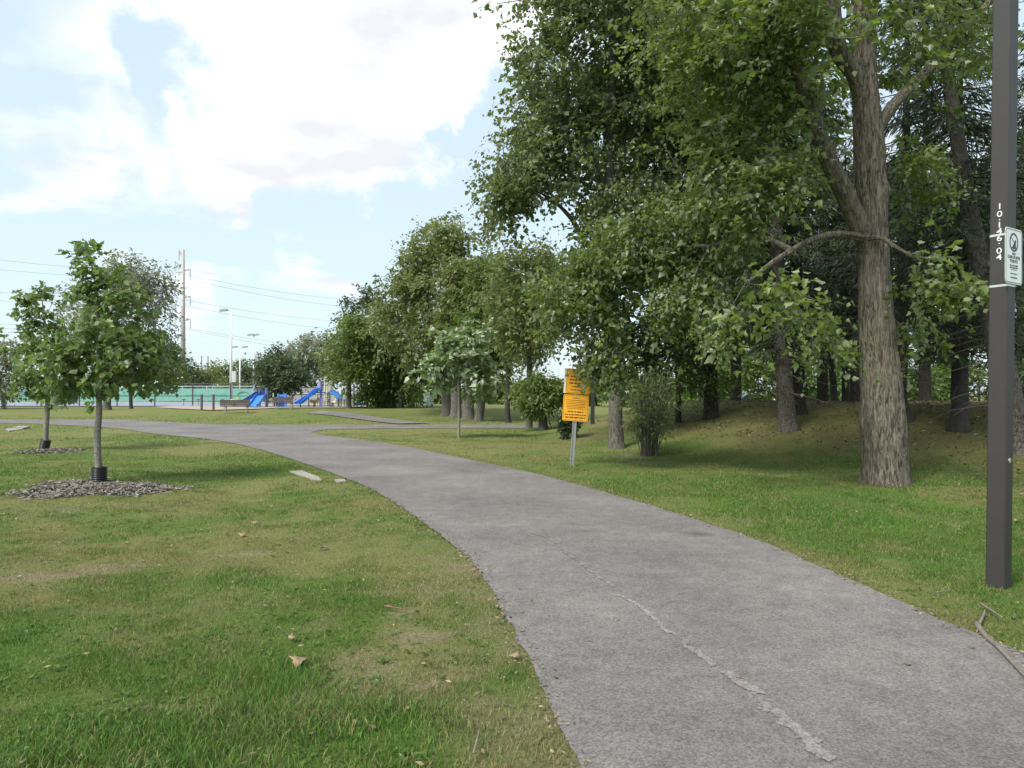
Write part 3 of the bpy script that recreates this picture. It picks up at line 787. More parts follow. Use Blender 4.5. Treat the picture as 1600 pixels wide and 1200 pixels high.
maple = tree('maple_tree', 'big old maple with deeply furrowed forked trunk nearest the brown lamp pole', B, maple_trunk, maple_rad, mells, 1250, 60, .42, 'star', .096,
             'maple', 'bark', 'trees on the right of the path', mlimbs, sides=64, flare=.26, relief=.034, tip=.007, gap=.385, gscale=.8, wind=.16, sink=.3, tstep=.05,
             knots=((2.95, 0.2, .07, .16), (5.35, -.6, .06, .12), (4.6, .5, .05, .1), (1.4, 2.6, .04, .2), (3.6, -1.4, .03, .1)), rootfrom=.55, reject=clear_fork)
# single big leaves on the low hanging sprays that can be picked apart
lm = {}
rl = np.random.default_rng(5)
me0 = None
for (cx_, cy_, Zc, k) in ((1225, 458, mz - 1.9, 70), (1180, 500, mz - 1.8, 35), (1270, 500, mz - 1.5, 20), (1480, 440, mz - 1.65, 42), (1465, 395, mz - 1.5, 14)):
    for i in range(k):
        c = px(cx_ + rl.normal(0, 28), cy_ + rl.normal(0, 22), Zc + rl.normal(0, .12)) - B
        if me0 is None:
            T, tri = LEAF['maple']; me0 = []
            for s_ in range(4):
                o0 = np_mesh('leaf', T * (1, 1, 1 + .5 * s_), tri, 'maple', maple, {'shade': np.full(len(T), .55 + .14 * s_)}); me0.append(o0.data)
            o = o0
        else:
            o = bpy.data.objects.new('leaf', me0[rl.integers(4)]); link(o, maple)
        o.location = c; o.scale = [.15 * rl.uniform(.7, 1.2)] * 3
        o.rotation_euler = (rl.normal(0, .7) + (math.pi if rl.random() < .38 else 0), rl.normal(.35, .5), rl.uniform(0, 6.28))
for o in list(maple.children):
    if o.name.startswith('leaf') and o.location.length < 1e-6: bpy.data.objects.remove(o)
for o in maple.children:
    if o.name.startswith('crown'): o['kind'] = 'stuff'

# --- tall tree behind the yellow signs
B = gpt(965, 702); z2 = B.y
def p2(x, y, dz=0): return px(x, y, z2 + dz)
tree('broadleaf_tree', 'tall spreading tree with flared grey trunk behind the yellow signs', B,
     [B, p2(962, 660), p2(962, 560), p2(955, 470), p2(938, 400), p2(952, 300), p2(950, 200), p2(960, 80), p2(960, -80)], [.19, .155, .15, .145, .14, .125, .11, .08, .03],
     [pe(985, 70, z2, 185, 140, 3.4, 1.), pe(880, 175, z2, 105, 110, 2.4, 1.1), pe(832, 280, z2 - .3, 88, 62, 1.8, 1.15), pe(940, -90, z2, 140, 120, 3, .7), pe(1080, 190, z2 + .5, 130, 110, 2.6, .55),
      pe(905, 20, z2 - .5, 85, 80, 2, 1.), pe(1000, 330, z2 - .5, 110, 70, 2, .8), pe(900, 420, z2 - .5, 80, 50, 1.6, .9), pe(1010, 270, z2 + .3, 60, 90, 2, .45), pe(800, 330, z2, 48, 36, 1.2, 1.), pe(870, 345, z2, 70, 45, 1.4, .5), pe(1080, 0, z2 + 1, 120, 140, 3, .9), pe(860, 250, z2 - .8, 60, 90, 1.5, 1.2)], 1500, 56, .60, 'star', .124, 'oak', 'bark2', 'trees on the right of the path',
     [([p2(938, 405), p2(915, 378), p2(895, 345), p2(872, 320), p2(842, 300)], [.09, .08, .065, .05, .025]), ([p2(952, 300), p2(985, 220, .4), p2(1040, 130, .8), p2(1080, 60, 1.2)], [.08, .065, .05, .02]),
      ([p2(952, 330), p2(930, 250, -.4), p2(900, 180, -.8), p2(880, 120, -1)], [.075, .06, .045, .02])],
     sides=24, flare=.35, relief=.012, tip=.011, gap=.40, gscale=.55, wind=.06, rmin=.0, rootfrom=.4)

G1, G2, G3 = 'trees on the right of the path', 'trees around the playground', 'trees behind the tennis court'
# dark leaning twin stems behind the vase shrub
B = gpt(1004, 684); z3 = B.y
def p3(x, y, dz=0): return px(x, y, z3 + dz)
tree('broadleaf_tree', 'dark twin stemmed tree leaning behind the vase shaped shrub', B, [B, p3(1000, 640), p3(992, 590), p3(985, 530), p3(975, 470)], [.16, .13, .12, .11, .07],
     [pe(985, 520, z3, 70, 60, 1.8, 1.), pe(1040, 560, z3, 60, 45, 1.6, .8), pe(1090, 500, z3 + 1, 60, 60, 2, .7), pe(1060, 430, z3 + 1, 80, 50, 2, .5)], 260, 36, .5, 'oval', .15, 'deep', 'bark_dark', G1,
     [([p3(1003, 665), p3(1010, 600, .2), p3(1014, 540, .2), p3(1030, 480, .4)], [.10, .09, .08, .04])], sides=10, gap=.36, tip=.009)
B = gpt(1060, 662); z4 = B.y
tree('broadleaf_tree', 'slim tree on the near shoulder of the mound with twiggy crown', B, [B, px(1060, 600, z4), px(1056, 520, z4), px(1064, 420, z4), px(1075, 330, z4)], [.09, .075, .065, .05, .02],
     [pe(1068, 540, z4, 48, 70, 1.2, .8), pe(1100, 590, z4, 52, 30, 1.2, .9), pe(1075, 380, z4, 50, 60, 1.4, .4)], 240, 26, .45, 'oval', .12, 'mid', 'bark_dark', G1, sides=8, gap=.38, tip=.007)

B = gpt(1112, 652); z5 = B.y
tree('broadleaf_tree', 'tall full crowned tree between the twin stemmed tree and the mound crest', B, [B, px(1110, 560, z5), px(1112, 420, z5), px(1105, 260, z5), px(1110, 80, z5), px(1110, -60, z5)], [.22, .19, .17, .14, .09, .03],
     [pe(1100, 60, z5, 170, 130, 3.5, 1.), pe(1060, 220, z5, 130, 110, 3, 1.), pe(1180, 200, z5, 130, 110, 3, .9), pe(1120, 340, z5, 150, 90, 3, .9), pe(1040, 400, z5, 90, 70, 2.4, .45), pe(1150, 470, z5, 100, 70, 2.4, .4)], 620, 42, .85, 'oval', .26, 'mid', 'bark_dark', G1, sides=10, gap=.34, tip=.016, rmin=.018, gscale=.5)

# vase shaped shrub: a fan of thin stems with thin foliage
B = gpt(1013, 712); zs_ = B.y
def shrub(name, label, B, n, w, h, mat, per, rc, size, group, seed, spread=1., stem=.011):
    rg = random.Random(seed); e = empty(name, B, label, 'shrub', group); mb = MB(); pts = []
    for i in range(n):
        a = rg.uniform(0, 6.283); r = rg.uniform(.2, 1) * w; hh = h * rg.uniform(.55, 1.05)
        r0 = rg.uniform(0, .22 * w)
        q = [Vector((math.cos(a) * (r0 + (r - r0) * t ** 1.4), math.sin(a) * (r0 + (r - r0) * t ** 1.4), hh * t - .04)) + Vector((rg.gauss(0, .03), rg.gauss(0, .03), 0)) * t for t in (0, .25, .5, .75, 1)]
        mb.tube(q, [stem, stem * .85, stem * .7, stem * .5, stem * .25], 4, caps=False)
        S = spline(q, 3); pts += [S[j] for j in range(int(len(S) * (1 - spread)), len(S))]
    mb.build('stems', 'twig', e)
    P = np.array([[q.x, q.y, q.z] for q in pts])
    crown_leaves(P, per, rc, 'oval', size, mat, e, seed, up=.7)
    return e
shrub('vase_shrub', 'vase shaped shrub of many thin stems right of the yellow signs', B, 66, 1.05, 2.35, 'mid', 5, .2, .08, 'shrubs under the trees', 3, .55, .014)
B = gpt(888, 686)
shrub('dark_shrub', 'small very dark dense shrub just left of the sign post', B, 70, .42, 1.0, 'deep', 7, .13, .10, 'shrubs under the trees', 8, .95, .012)

# trees between the signs and the junction
auto_tree('small_tree', 'small round topped tree left of the yellow signs', 848, 672, 33, 585, 795, 893, 648, 150, 46, .42, .15, 'mid', 'bark2', G1, gap=.3, trad=.17, base=gpt(848, 672), gscale=.7)
auto_tree('slender_tree', 'slender tall tree right of two behind the path branch', 827, 668, 33, 365, 735, 905, 560, 340, 36, .75, .20, 'olive', 'bark2', G1, gap=.36, trad=.15, base=gpt(827, 669.5), lobes=9)
auto_tree('slender_tree', 'slender dark trunked tree left of two behind the path branch', 793, 660, 37, 450, 745, 860, 600, 200, 32, .6, .18, 'mid', 'bark_dark', G1, gap=.36, trad=.14, base=gpt(793, 660.5), lobes=8)
# young tree with pale leaf undersides
B = gpt(717, 686); zy = B.y
tree('young_tree', 'young tree with silvery blown leaves in the grass wedge', B, [B, px(717, 640, zy), px(716, 590, zy), px(716, 530, zy), px(722, 505, zy)], [.05, .042, .036, .022, .008],
     [pe(712, 560, zy, 50, 42, .95, 1.), pe(735, 525, zy, 28, 26, .6, 1.), pe(680, 580, zy, 30, 34, .7, 1.), pe(750, 590, zy, 26, 30, .7, .8), pe(705, 535, zy, 30, 26, .6, 1.)], 210, 18, .26, 'star', .17, 'silver', 'bark_young', G1, sides=8, flare=.1, wind=.6, tip=.006, gap=.2)
# the four thick trunks
for i, (bx, by, top, x0, x1, yb, nn, mt, tr_, lab) in enumerate((
    (697, 650, 345, 580, 720, 625, 360, 'olive', .33, 'thick trunked tree at the left end of the row of four'),
    (712, 653, 322, 610, 775, 600, 420, 'olive', .34, 'tallest thick trunked tree second from the left of the row of four'),
    (732, 655, 360, 680, 830, 610, 360, 'olive', .36, 'pale topped thick trunked tree third from the left of the row of four'),
    (748, 658, 400, 690, 815, 620, 290, 'mid', .24, 'leaning slimmer tree at the right end of the row of four'))):
    auto_tree('row_tree', lab, bx, by, 42, top, x0, x1, yb, nn, 40, .85, .25, mt, 'bark2', 'row of four thick trunked trees', base=gpt(bx, by), trad=tr_, lobes=10, gap=.34, wind=.08, lean=18 if i == 3 else 0)
# hedge-like trees right of the playground
for i, (bx, by, Z, top, x0, x1, yb, nn, mt, lab) in enumerate((
    (545, 640, 54, 490, 478, 612, 606, 330, 'mid', 'round dense tree with bare trunk at the right of the playground'),
    (572, 640, 62, 440, 530, 618, 560, 220, 'deep', 'dark pointed tree rising behind the round playground tree'),
    (590, 640, 57, 545, 560, 640, 642, 240, 'fresh', 'bushy tree clothed to the ground right of the playground'),
    (625, 642, 55, 520, 595, 668, 642, 260, 'mid', 'bushy tree clothed to the ground beside the pale utility box'),
    (645, 642, 58, 480, 610, 690, 640, 230, 'mid', 'darker tree behind the bushy trees beside the utility box'),
    (430, 637, 60, 556, 396, 472, 614, 200, 'deep', 'small dark layered tree among the play equipment'),
    )):
    auto_tree('playground_tree', lab, bx, by, Z, top, x0, x1, yb, nn, 42, .8, .25, mt, 'bark2', G2, lobes=8, gap=.3, trad=.2 if i in (0, 5) else .16)
# behind the court and left
for (bx, by, Z, top, x0, x1, yb, nn, per, rc, sz, mt, gp, lab) in (
    (168, 641, 66, 388, 98, 292, 618, 420, 44, 1.0, .30, 'pale', G2, 'large pale grey green tree behind the nearer sapling'),
    (205, 641, 69, 520, 150, 296, 610, 200, 40, .9, .28, 'mid', G2, 'low green lobe of tree right of the large pale tree'),
    (5, 640, 70, 522, -60, 34, 628, 200, 36, .9, .28, 'pale', G2, 'pale tree cut off by the left edge of the photo'),
    (282, 634, 150, 552, 246, 312, 626, 130, 44, 1.6, .5, 'deep', G3, 'dark bushy tree left of the pylon base'),
    (330, 634, 155, 566, 296, 360, 626, 130, 40, 1.6, .5, 'olive', G3, 'low olive tree left of the nearest floodlight mast'),
    (372, 634, 150, 556, 340, 410, 626, 140, 42, 1.6, .5, 'mid', G3, 'green tree between the two nearer floodlight masts'),
    (412, 634, 140, 545, 384, 452, 626, 150, 42, 1.5, .5, 'deep', G3, 'dark tree right of the floodlight masts'),
    (440, 634, 120, 538, 404, 480, 626, 160, 40, 1.3, .42, 'deep', G3, 'dark pointed tree behind the small playground tree'),
    (492, 634, 100, 502, 450, 545, 626, 280, 36, 1.3, .38, 'pale', G3, 'pale willow like tree left of the round playground tree')):
    auto_tree('distant_tree', lab, bx, by, Z, top, x0, x1, yb, nn, per, rc, sz, mt, 'bark2', gp, lobes=9, gap=.32, rmin=.03, tip=.03, gscale=.3, wind=.1)
# line of trees at the far end of the field
for i, (cx_, w, top, mt) in enumerate(((690, 40, 592, 'mid'), (735, 42, 600, 'fresh'), (778, 44, 590, 'mid'), (822, 40, 596, 'olive'), (868, 46, 588, 'mid'), (915, 44, 594, 'fresh'), (962, 50, 580, 'mid'), (1015, 50, 572, 'deep'), (1070, 54, 566, 'mid'), (1130, 60, 566, 'fresh'))):
    nm = ['first', 'second', 'third', 'fourth', 'fifth', 'sixth', 'seventh', 'eighth', 'ninth', 'tenth'][i]
    auto_tree('field_edge_tree', nm + ' tree from the left along the far edge of the dry field', cx_, 634, 92 + (i % 3) * 4, top, cx_ - w / 2 - 8, cx_ + w / 2 + 8, 636, 90, 40, 1.2, .42, mt, 'bark2', 'trees along the far edge of the field', lobes=6, gap=.25, rmin=.04, tip=.03, gscale=.3)
# bright bushes behind the mound
for i, (cx_, w, top, Z, mt) in enumerate(((1110, 80, 575, 44, 'fresh'), (1185, 90, 560, 48, 'mid'), (1262, 80, 556, 46, 'fresh'), (1335, 90, 560, 50, 'fresh'), (1410, 90, 565, 44, 'mid'), (1462, 80, 570, 48, 'fresh'), (1530, 90, 550, 47, 'mid'), (1610, 90, 550, 45, 'deep'), (1700, 90, 540, 44, 'mid'))):
    nm = ['leftmost', 'second', 'third', 'fourth', 'fifth', 'sixth', 'seventh', 'eighth', 'ninth'][i]
    auto_tree('bush', nm + ' leafy bush from the left behind the crest of the mound', cx_, 640, Z, top, cx_ - w / 2 - 8, cx_ + w / 2 + 8, 640, 110, 36, .6, .22, mt, 'bark2', 'bushes behind the mound', lobes=7, gap=.28, rmin=.02, tip=.012, gscale=.6, cat='bush')
# a tall dim wall of trees behind the grove
for i, (cx_, w, top, Z, mt) in enumerate(((1150, 150, 330, 52, 'mid'), (1260, 150, 250, 56, 'deep'), (1370, 150, 180, 54, 'deep'), (1480, 150, 200, 57, 'mid'), (1600, 170, 120, 54, 'deep'), (1740, 180, 150, 52, 'deep'))):
    nm = ['leftmost', 'second', 'third', 'fourth', 'fifth', 'sixth'][i]
    auto_tree('backdrop_tree', nm + ' tall backdrop tree from the left beyond the conifers', cx_, 640, Z, top, cx_ - w / 2 - 10, cx_ + w / 2 + 10, 640, 400, 36, 1.15, .35, mt, 'bark_dark', 'tall trees beyond the conifers', lobes=9, gap=.36, rmin=.03, tip=.02, gscale=.35)
# --- conifers on the mound
GC = 'conifers on the mound'
def cpts(base, pts, Z): return [base] + [px(a, b, Z) for a, b in pts]
B = gpt(1232, 670)
conifer('spruce_tree', 'spruce with pale scarred trunk standing in front of the mound crest', B, cpts(B, ((1226, 600), (1218, 480), (1212, 300), (1206, 100), (1200, -80)), B.y), .21, 2.2, 11.5, 2.3, 44, 5, 'needle2', 'bark_spruce', GC, 46, 11, dens=42)
B = gpt(1247, 645)
conifer('spruce_tree', 'slimmer dark spruce right behind the scarred trunk', B, cpts(B, ((1246, 560), (1244, 400), (1240, 200), (1238, 0)), B.y), .20, 3.0, 13, 2.4, 40, 5, 'needle', 'bark_dark', GC, 40, 12, dens=38)
B = gpt(1410, 660)
conifer('spruce_tree', 'dark curved spruce right behind the big maple trunk', B, cpts(B, ((1404, 610), (1408, 540), (1412, 400), (1416, 200), (1418, 0)), B.y), .18, 2.4, 13, 2.8, 44, 5, 'needle', 'bark_dark', GC, 36, 13, dens=40)
B = gpt(1592, 705)
conifer('spruce_tree', 'leaning bare trunked spruce directly behind the lamp pole', B, cpts(B, ((1572, 600), (1545, 470), (1518, 350), (1492, 190), (1474, 60), (1455, -120)), B.y), .25, 3.6, 11, 2.8, 34, 4, 'needle', 'bark_spruce', GC, 60, 14, dens=44, droop=.5)
B = gpt(1500, 668)
conifer('spruce_tree', 'low boughed spruce between the maple and the lamp pole', B, cpts(B, ((1500, 560), (1502, 400), (1500, 200), (1500, 0)), B.y + 2), .2, 1.9, 14, 3.0, 46, 5, 'needle2', 'bark_dark', GC, 20, 15, dens=40)
for i, (bx, Z, r_, zl, rad_, mt, lab) in enumerate(((1285, 30, .2, 3.4, 2.6, 'needle', 'straight dark conifer leftmost of the crest group'), (1304, 33, .15, 3.2, 2.2, 'needle', 'thin tilted conifer second in the crest group'), (1321, 31, .15, 3.3, 2.2, 'needle', 'thin conifer third in the crest group'), (1338, 29, .24, 3.0, 2.6, 'needle', 'stout conifer beside the big maple in the crest group'),
        (1150, 29, .2, 2.8, 2.6, 'needle2', 'conifer at the left end of the mound crest'), (1100, 33, .2, 3.2, 3.0, 'needle', 'conifer just off the left shoulder of the mound'), (1445, 33, .25, 3.0, 3.0, 'needle2', 'conifer on the crest right of the big maple'), (1640, 22, .24, 2.0, 3.2, 'needle', 'conifer at the right edge beyond the lamp pole'), (1555, 30, .22, 2.2, 3.2, 'needle', 'conifer on the crest behind the leaning spruce'))):
    Bc = onground((bx - 800) / F * Z, Z)
    tl = -.6 if i == 1 else 0
    conifer('spruce_tree', lab, Bc, [Bc, Bc + Vector((tl * .4, 0, 3)), Bc + Vector((tl, 0, 8)), Bc + Vector((tl, 0, 15 - (i % 3) * 2))], r_, zl, 14.5 - (i % 3) * 2, rad_, 36, 5, mt, 'bark_dark', GC, 24, 30 + i, spray=.36, dens=21)

# --- the two saplings
def sapling(label, bx, by, lean, ells, nn, seed_pts, trad):
    b = gpt(bx, by); Z = b.y
    return tree('sapling_tree', label, b, [b] + [px(x, y, Z) for x, y in seed_pts], trad, [pe(x, y, Z, rx, ry, rz, w) for x, y, rx, ry, rz, w in ells], nn, 17, .22, 'maple', .104, 'sapling', 'bark_young', 'saplings on the left lawn', sides=14, flare=.05, tip=.006, gap=.25, gscale=1.4, wind=.08, up=.8, droop=.5, rootfrom=.42), b
s1, sb1 = sapling('nearer maple sapling with black guard in the larger mulch bed', 156, 756, 0,
    [(148, 440, 32, 44, .4, 1.), (132, 398, 24, 22, .3, 1.2), (165, 530, 66, 50, .85, .9), (112, 560, 44, 36, .7, .9), (212, 545, 44, 38, .7, .9), (180, 590, 54, 24, .7, .8), (115, 600, 34, 14, .5, .6), (195, 470, 32, 30, .5, .7), (228, 590, 26, 16, .4, .7)], 250,
    ((152, 690), (155, 640), (154, 590), (154, 520), (150, 450), (140, 400)), [.056, .052, .047, .042, .032, .02, .01])
s2, sb2 = sapling('farther maple sapling with tilted black guard at the left', 71, 706, 0,
    [(72, 545, 44, 44, .8, 1.), (62, 485, 28, 32, .5, 1.), (52, 590, 32, 28, .7, 1.), (100, 595, 32, 28, .7, 1.), (42, 525, 20, 32, .4, .8), (75, 615, 32, 12, .5, .8), (58, 455, 22, 12, .3, .9), (40, 470, 16, 8, .3, .8)], 240,
    ((72, 670), (74, 635), (74, 590), (72, 530), (66, 470)), [.066, .062, .058, .05, .035, .012])

# ------------------------------------------------------------------ things
M['pole_brown'] = simple('dark brown paint', (.034, .0305, .030), .55, var=.10, scale=3, bump=.08, bscale=30)
M['digit'] = simple('white vinyl', (.70, .70, .70), .5, var=.08)
M['steel'] = simple('galvanised steel', (.42, .42, .41), .42, .7, var=.15, scale=14)
M['band'] = simple('steel band', (.62, .62, .62), .35, .6, var=.1, scale=20)
M['sign_white'] = simple('white sign face', (.72, .76, .74), .35, var=.05, scale=6)
M['sign_black'] = simple('black green print', (.018, .030, .026), .5, var=.1)
M['yellow'] = simple('yellow sign face', (.80, .37, .012), .42, var=.10, scale=5)
M['print'] = simple('dark sign print', (.07, .032, .012), .6, var=.2, scale=40)
M['plastic_black'] = simple('black plastic', (.012, .012, .013), .42, var=.2, scale=6)
M['blue'] = simple('blue plastic', (.05, .22, .68), .38, var=.08, scale=3)
M['blue_dark'] = simple('dark blue plastic', (.02, .06, .26), .4, var=.1, scale=3)
M['purple'] = simple('violet paint', (.15, .15, .36), .5, var=.1, scale=3)
M['peri'] = simple('periwinkle panel', (.28, .32, .70), .5, var=.1, scale=3)
M['cream'] = simple('cream paint', (.60, .60, .48), .5, var=.1, scale=4)
M['tan'] = simple('tan panel', (.42, .38, .36), .6, var=.15, scale=4)
M['lime'] = simple('lime plastic', (.45, .62, .16), .5, var=.1)
M['gold'] = simple('gold plastic', (.55, .36, .12), .5, var=.15)
M['white_paint'] = simple('white paint', (.72, .73, .72), .5, var=.08, scale=3)
M['wood_dark'] = simple('dark stained wood', (.075, .058, .05), .7, var=.25, scale=9)
M['timber'] = simple('weathered timber', (.11, .095, .085), .8, var=.25, scale=9)
M['fence_dark'] = simple('dark fence steel', (.10, .09, .10), .5, .3, var=.1)
M['fence_light'] = simple('pale fence steel', (.55, .58, .56), .5, .3, var=.1)
M['wind'] = simple('green windscreen cloth', (.15, .38, .28), .8, var=.10, scale=.5)
M['wind_mark'] = simple('windscreen print', (.055, .22, .17), .8, var=.1, scale=2)
M['grey_screen'] = simple('grey windscreen cloth', (.30, .30, .33), .8, var=.1, scale=.6)
M['court'] = simple('blue court paint', (.20, .235, .37), .7, var=.06, scale=.3)
M['courtline'] = simple('court line paint', (.7, .7, .7), .7)
M['sand'] = simple('pale play surfacing', (.32, .275, .22), .95, var=.18, scale=.8, bump=.3)
M['concrete'] = simple('weathered concrete', (.27, .25, .215), .9, var=.2, scale=9, bump=.4)
M['pylon'] = simple('pylon steel', (.40, .38, .36), .6, .2, var=.1, scale=.3)
M['wire'] = simple('power line', (.34, .37, .40), .6)
M['utility'] = simple('pale green cabinet', (.42, .56, .50), .5, var=.08)
M['roof_white'] = simple('white sheet roof', (.74, .76, .77), .45, var=.06, scale=1)
M['wall_white'] = simple('pale wall', (.60, .60, .58), .7, var=.08)
M['car_blue'] = simple('dark blue car paint', (.02, .03, .09), .25, .3, var=.05)
M['car_white'] = simple('white car paint', (.72, .72, .73), .25, var=.03)
M['glass'] = simple('dark glass', (.02, .025, .03), .08, var=.05)
M['tyre'] = simple('tyre rubber', (.02, .02, .02), .85)
M['leaf_tan'] = simple('dry tan leaf', (.27, .195, .11), .8, var=.25, scale=12)
M['leaf_brown'] = simple('dry brown leaf', (.16, .09, .05), .8, var=.25, scale=12)
M['stick'] = simple('bleached stick', (.17, .145, .12), .9, var=.25, scale=14)
m, n, l, p = new_mat('chain link')          # too far to tell the wires apart
tr = n.new('ShaderNodeBsdfTransparent'); ms = n.new('ShaderNodeMixShader'); ms.inputs[0].default_value = .14
p.inputs['Base Color'].default_value = (.3, .32, .32, 1); p.inputs['Roughness'].default_value = .6
l.new(tr.outputs[0], ms.inputs[1]); l.new(p.outputs[0], ms.inputs[2]); l.new(ms.outputs[0], n['Material Output'].inputs[0]); M['chain'] = m

def text(s, size, mat, parent, mtx, name='lettering', ext=.0006, align='CENTER', sx=1., bold=.018):
    cu = bpy.data.curves.new('t', 'FONT'); cu.body = s; cu.size = size; cu.align_x = align; cu.align_y = 'CENTER'; cu.extrude = ext; cu.resolution_u = 3; cu.offset = size * bold
    o = bpy.data.objects.new('t', cu); COL.objects.link(o)
    dg = bpy.context.evaluated_depsgraph_get(); dg.update()
    me = bpy.data.meshes.new_from_object(o.evaluated_get(dg)); bpy.data.objects.remove(o); bpy.data.curves.remove(cu)
    me.transform(Matrix.Diagonal((sx, 1, 1, 1))); me.materials.clear(); me.materials.append(M[mat])
    t = bpy.data.objects.new(name, me); link(t, parent); t.matrix_local = mtx; return t
def rrect(w, h, r, k=6):
    o = []
    for cx_, cy_, a0 in ((w / 2 - r, h / 2 - r, 0), (-w / 2 + r, h / 2 - r, 90), (-w / 2 + r, -h / 2 + r, 180), (w / 2 - r, -h / 2 + r, 270)):
        o += [(cx_ + r * math.cos(R(a0 + 90 * i / k)), cy_ + r * math.sin(R(a0 + 90 * i / k))) for i in range(k + 1)]
    return o
def ring(mb, ro, ri, z0, z1, n=28, sx=1., cy_=0.):
    vs = []; fs = []
    for i in range(n):
        a = 2 * math.pi * i / n
        for r_, z in ((ro, z0), (ro, z1), (ri, z1), (ri, z0)): vs.append((r_ * math.cos(a) * sx, r_ * math.sin(a) + cy_, z))
    for i in range(n):
        j = (i + 1) % n
        for q in range(4): fs.append((i * 4 + q, j * 4 + q, j * 4 + (q + 1) % 4, i * 4 + (q + 1) % 4))
    return mb.add(vs, fs)
def frame_border(mb, outer, inner, z):
    k = len(outer); vs = [(x, y, z) for x, y in outer] + [(x, y, z) for x, y in inner]
    return mb.add(vs, [(i, (i + 1) % k, k + (i + 1) % k, k + i) for i in range(k)])
def facing(pos, nrm, up=Vector((0, 0, 1))):  # matrix whose local Z is nrm and local Y is up
    z = Vector(nrm).normalized(); x = up.cross(z).normalized(); y = z.cross(x)
    m = Matrix((x, y, z)).transposed().to_4x4(); m.translation = Vector(pos); return m

# --- brown lamp pole with its number
PB = gpt(1560, 914); PA = .142
pole = empty('lamp_pole', PB, 'tall square brown lamp pole with white digits at the right edge', 'lamp pole')
rot = R(33)
Mz = Matrix.Rotation(rot, 4, 'Z'); lean = Matrix.Shear('XY', 4, (.0125, 0))
def P_(m): return lean @ Mz @ m
mb = MB(); ch = .010; h_ = PA / 2
oct_ = [(h_, -h_ + ch), (h_, h_ - ch), (h_ - ch, h_), (-h_ + ch, h_), (-h_, h_ - ch), (-h_, -h_ + ch), (-h_ + ch, -h_), (h_ - ch, -h_)]
mb.prism(oct_, -.3, 7.2, P_(Matrix.Identity(4))); mb.build('shaft', 'pole_brown', pole)
MB().box((0, 0, 7.3), (.9, .28, .16), rot).build('lamp_head', 'pole_brown', pole)
MB().prism([(a * 1.012, b_ * 1.012) for a, b_ in oct_], 1.62, 1.624, P_(Matrix.Identity(4))).build('weld_seam', 'pole_brown', pole)
sc_ = F / PB.y
def hz(py): return EYE - (py - HY) / F * PB.y
n1 = Mz.to_3x3() @ Vector((-1, 0, 0)); n2 = Mz.to_3x3() @ Vector((0, -1, 0))
for chd, py in (('1', 323), ('0', 335), ('·', 344), ('1', 352), ('4', 362), ('6', 372.5), ('·', 381), ('0', 392), ('4', 402)):
    z = hz(py); off = lean @ Vector((0, 0, z)); 
    text(chd, .070, 'digit', pole, facing(Vector((off.x, off.y, z)) + n1 * (PA / 2 + .001) + n1.cross(Vector((0, 0, 1))) * -.004, n1), 'digit', sx=1.3, bold=.004)
for py in (367, 446):
    z = hz(py); o = [(a * 1.035, b_ * 1.035) for a, b_ in oct_]
    MB().prism(o, z - .009, z + .009, P_(Matrix.Identity(4))).build('strap', 'band', pole)
MB().prism([(.02 * math.cos(i), .02 * math.sin(i)) for i in np.linspace(0, 6.283, 9)[:-1]], 0, .004, facing(lean @ Vector((0, 0, 1.05)) + n2 * (PA / 2), n2)).build('bolt', 'band', pole)
# --- the pet sign strapped to it
zc = hz(403); SO = Vector((PB.x, PB.y, 0)) + (lean @ Vector((0, 0, zc))) + n2 * (PA / 2 + .012) 
pet = empty('pet_sign', SO, 'small white rounded pet waste sign strapped to the brown pole', 'sign')
sm_ = facing((0, 0, 0), n2)
def psub(mbo, name, mat): o = mbo.build(name, mat, pet); o.matrix_local = sm_; return o
psub(MB().prism(rrect(.31, .46, .035), -.0025, .0, None), 'plate', 'sign_white')
b_ = MB(); frame_border(b_, rrect(.292, .442, .028), rrect(.282, .432, .024), .0012); psub(b_, 'border', 'sign_black')
b_ = MB(); ring(b_, .078, .064, .0004, .002, 32, 1., .115); b_.box((-.01, .125, .0012), (.10, .006, .0015), R(-38)); psub(b_, 'prohibition_ring', 'sign_black')
dog = [(-.042, .062), (-.02, .064), (.0, .060), (.018, .064), (.026, .060), (.022, .082), (.030, .060), (.037, .062), (.033, .095), (.034, .115), (.043, .123), (.040, .131), (.030, .133), (.022, .140), (.017, .130), (.010, .112), (-.008, .098), (-.022, .080), (-.036, .070)]
psub(MB().prism(dog, .0005, .002), 'dog_pictogram', 'sign_black')
for s_, y, sz_ in (('PLEASE', .018, .022), ('CLEAN UP AFTER', -.010, .034), ('YOUR PET', -.043, .036)):
    text(s_, sz_, 'sign_black', pet, sm_ @ Matrix.Translation((0, y, .0008)), sx=.86)
rr_ = random.Random(2)
def print_lines(mb, rows, z, seed):
    rg = random.Random(seed)
    for (y, w, h) in rows:
        x = -w / 2
        while x < w / 2:
            L = min(rg.uniform(.9, 3.6) * h, w / 2 - x)
            if L > h * .3: mb.box((x + L / 2, y + rg.uniform(-.03, .03) * h, z), (L, h * rg.uniform(.75, 1.), .0006))
            x += L + h * .5
    return mb
psub(print_lines(MB(), ((-.078, .15, .012), (-.096, .15, .012), (-.112, .11, .005), (-.145, .13, .008), (-.178, .12, .012)), .0009, 3), 'fine_print', 'sign_black')['kind'] = 'stuff'

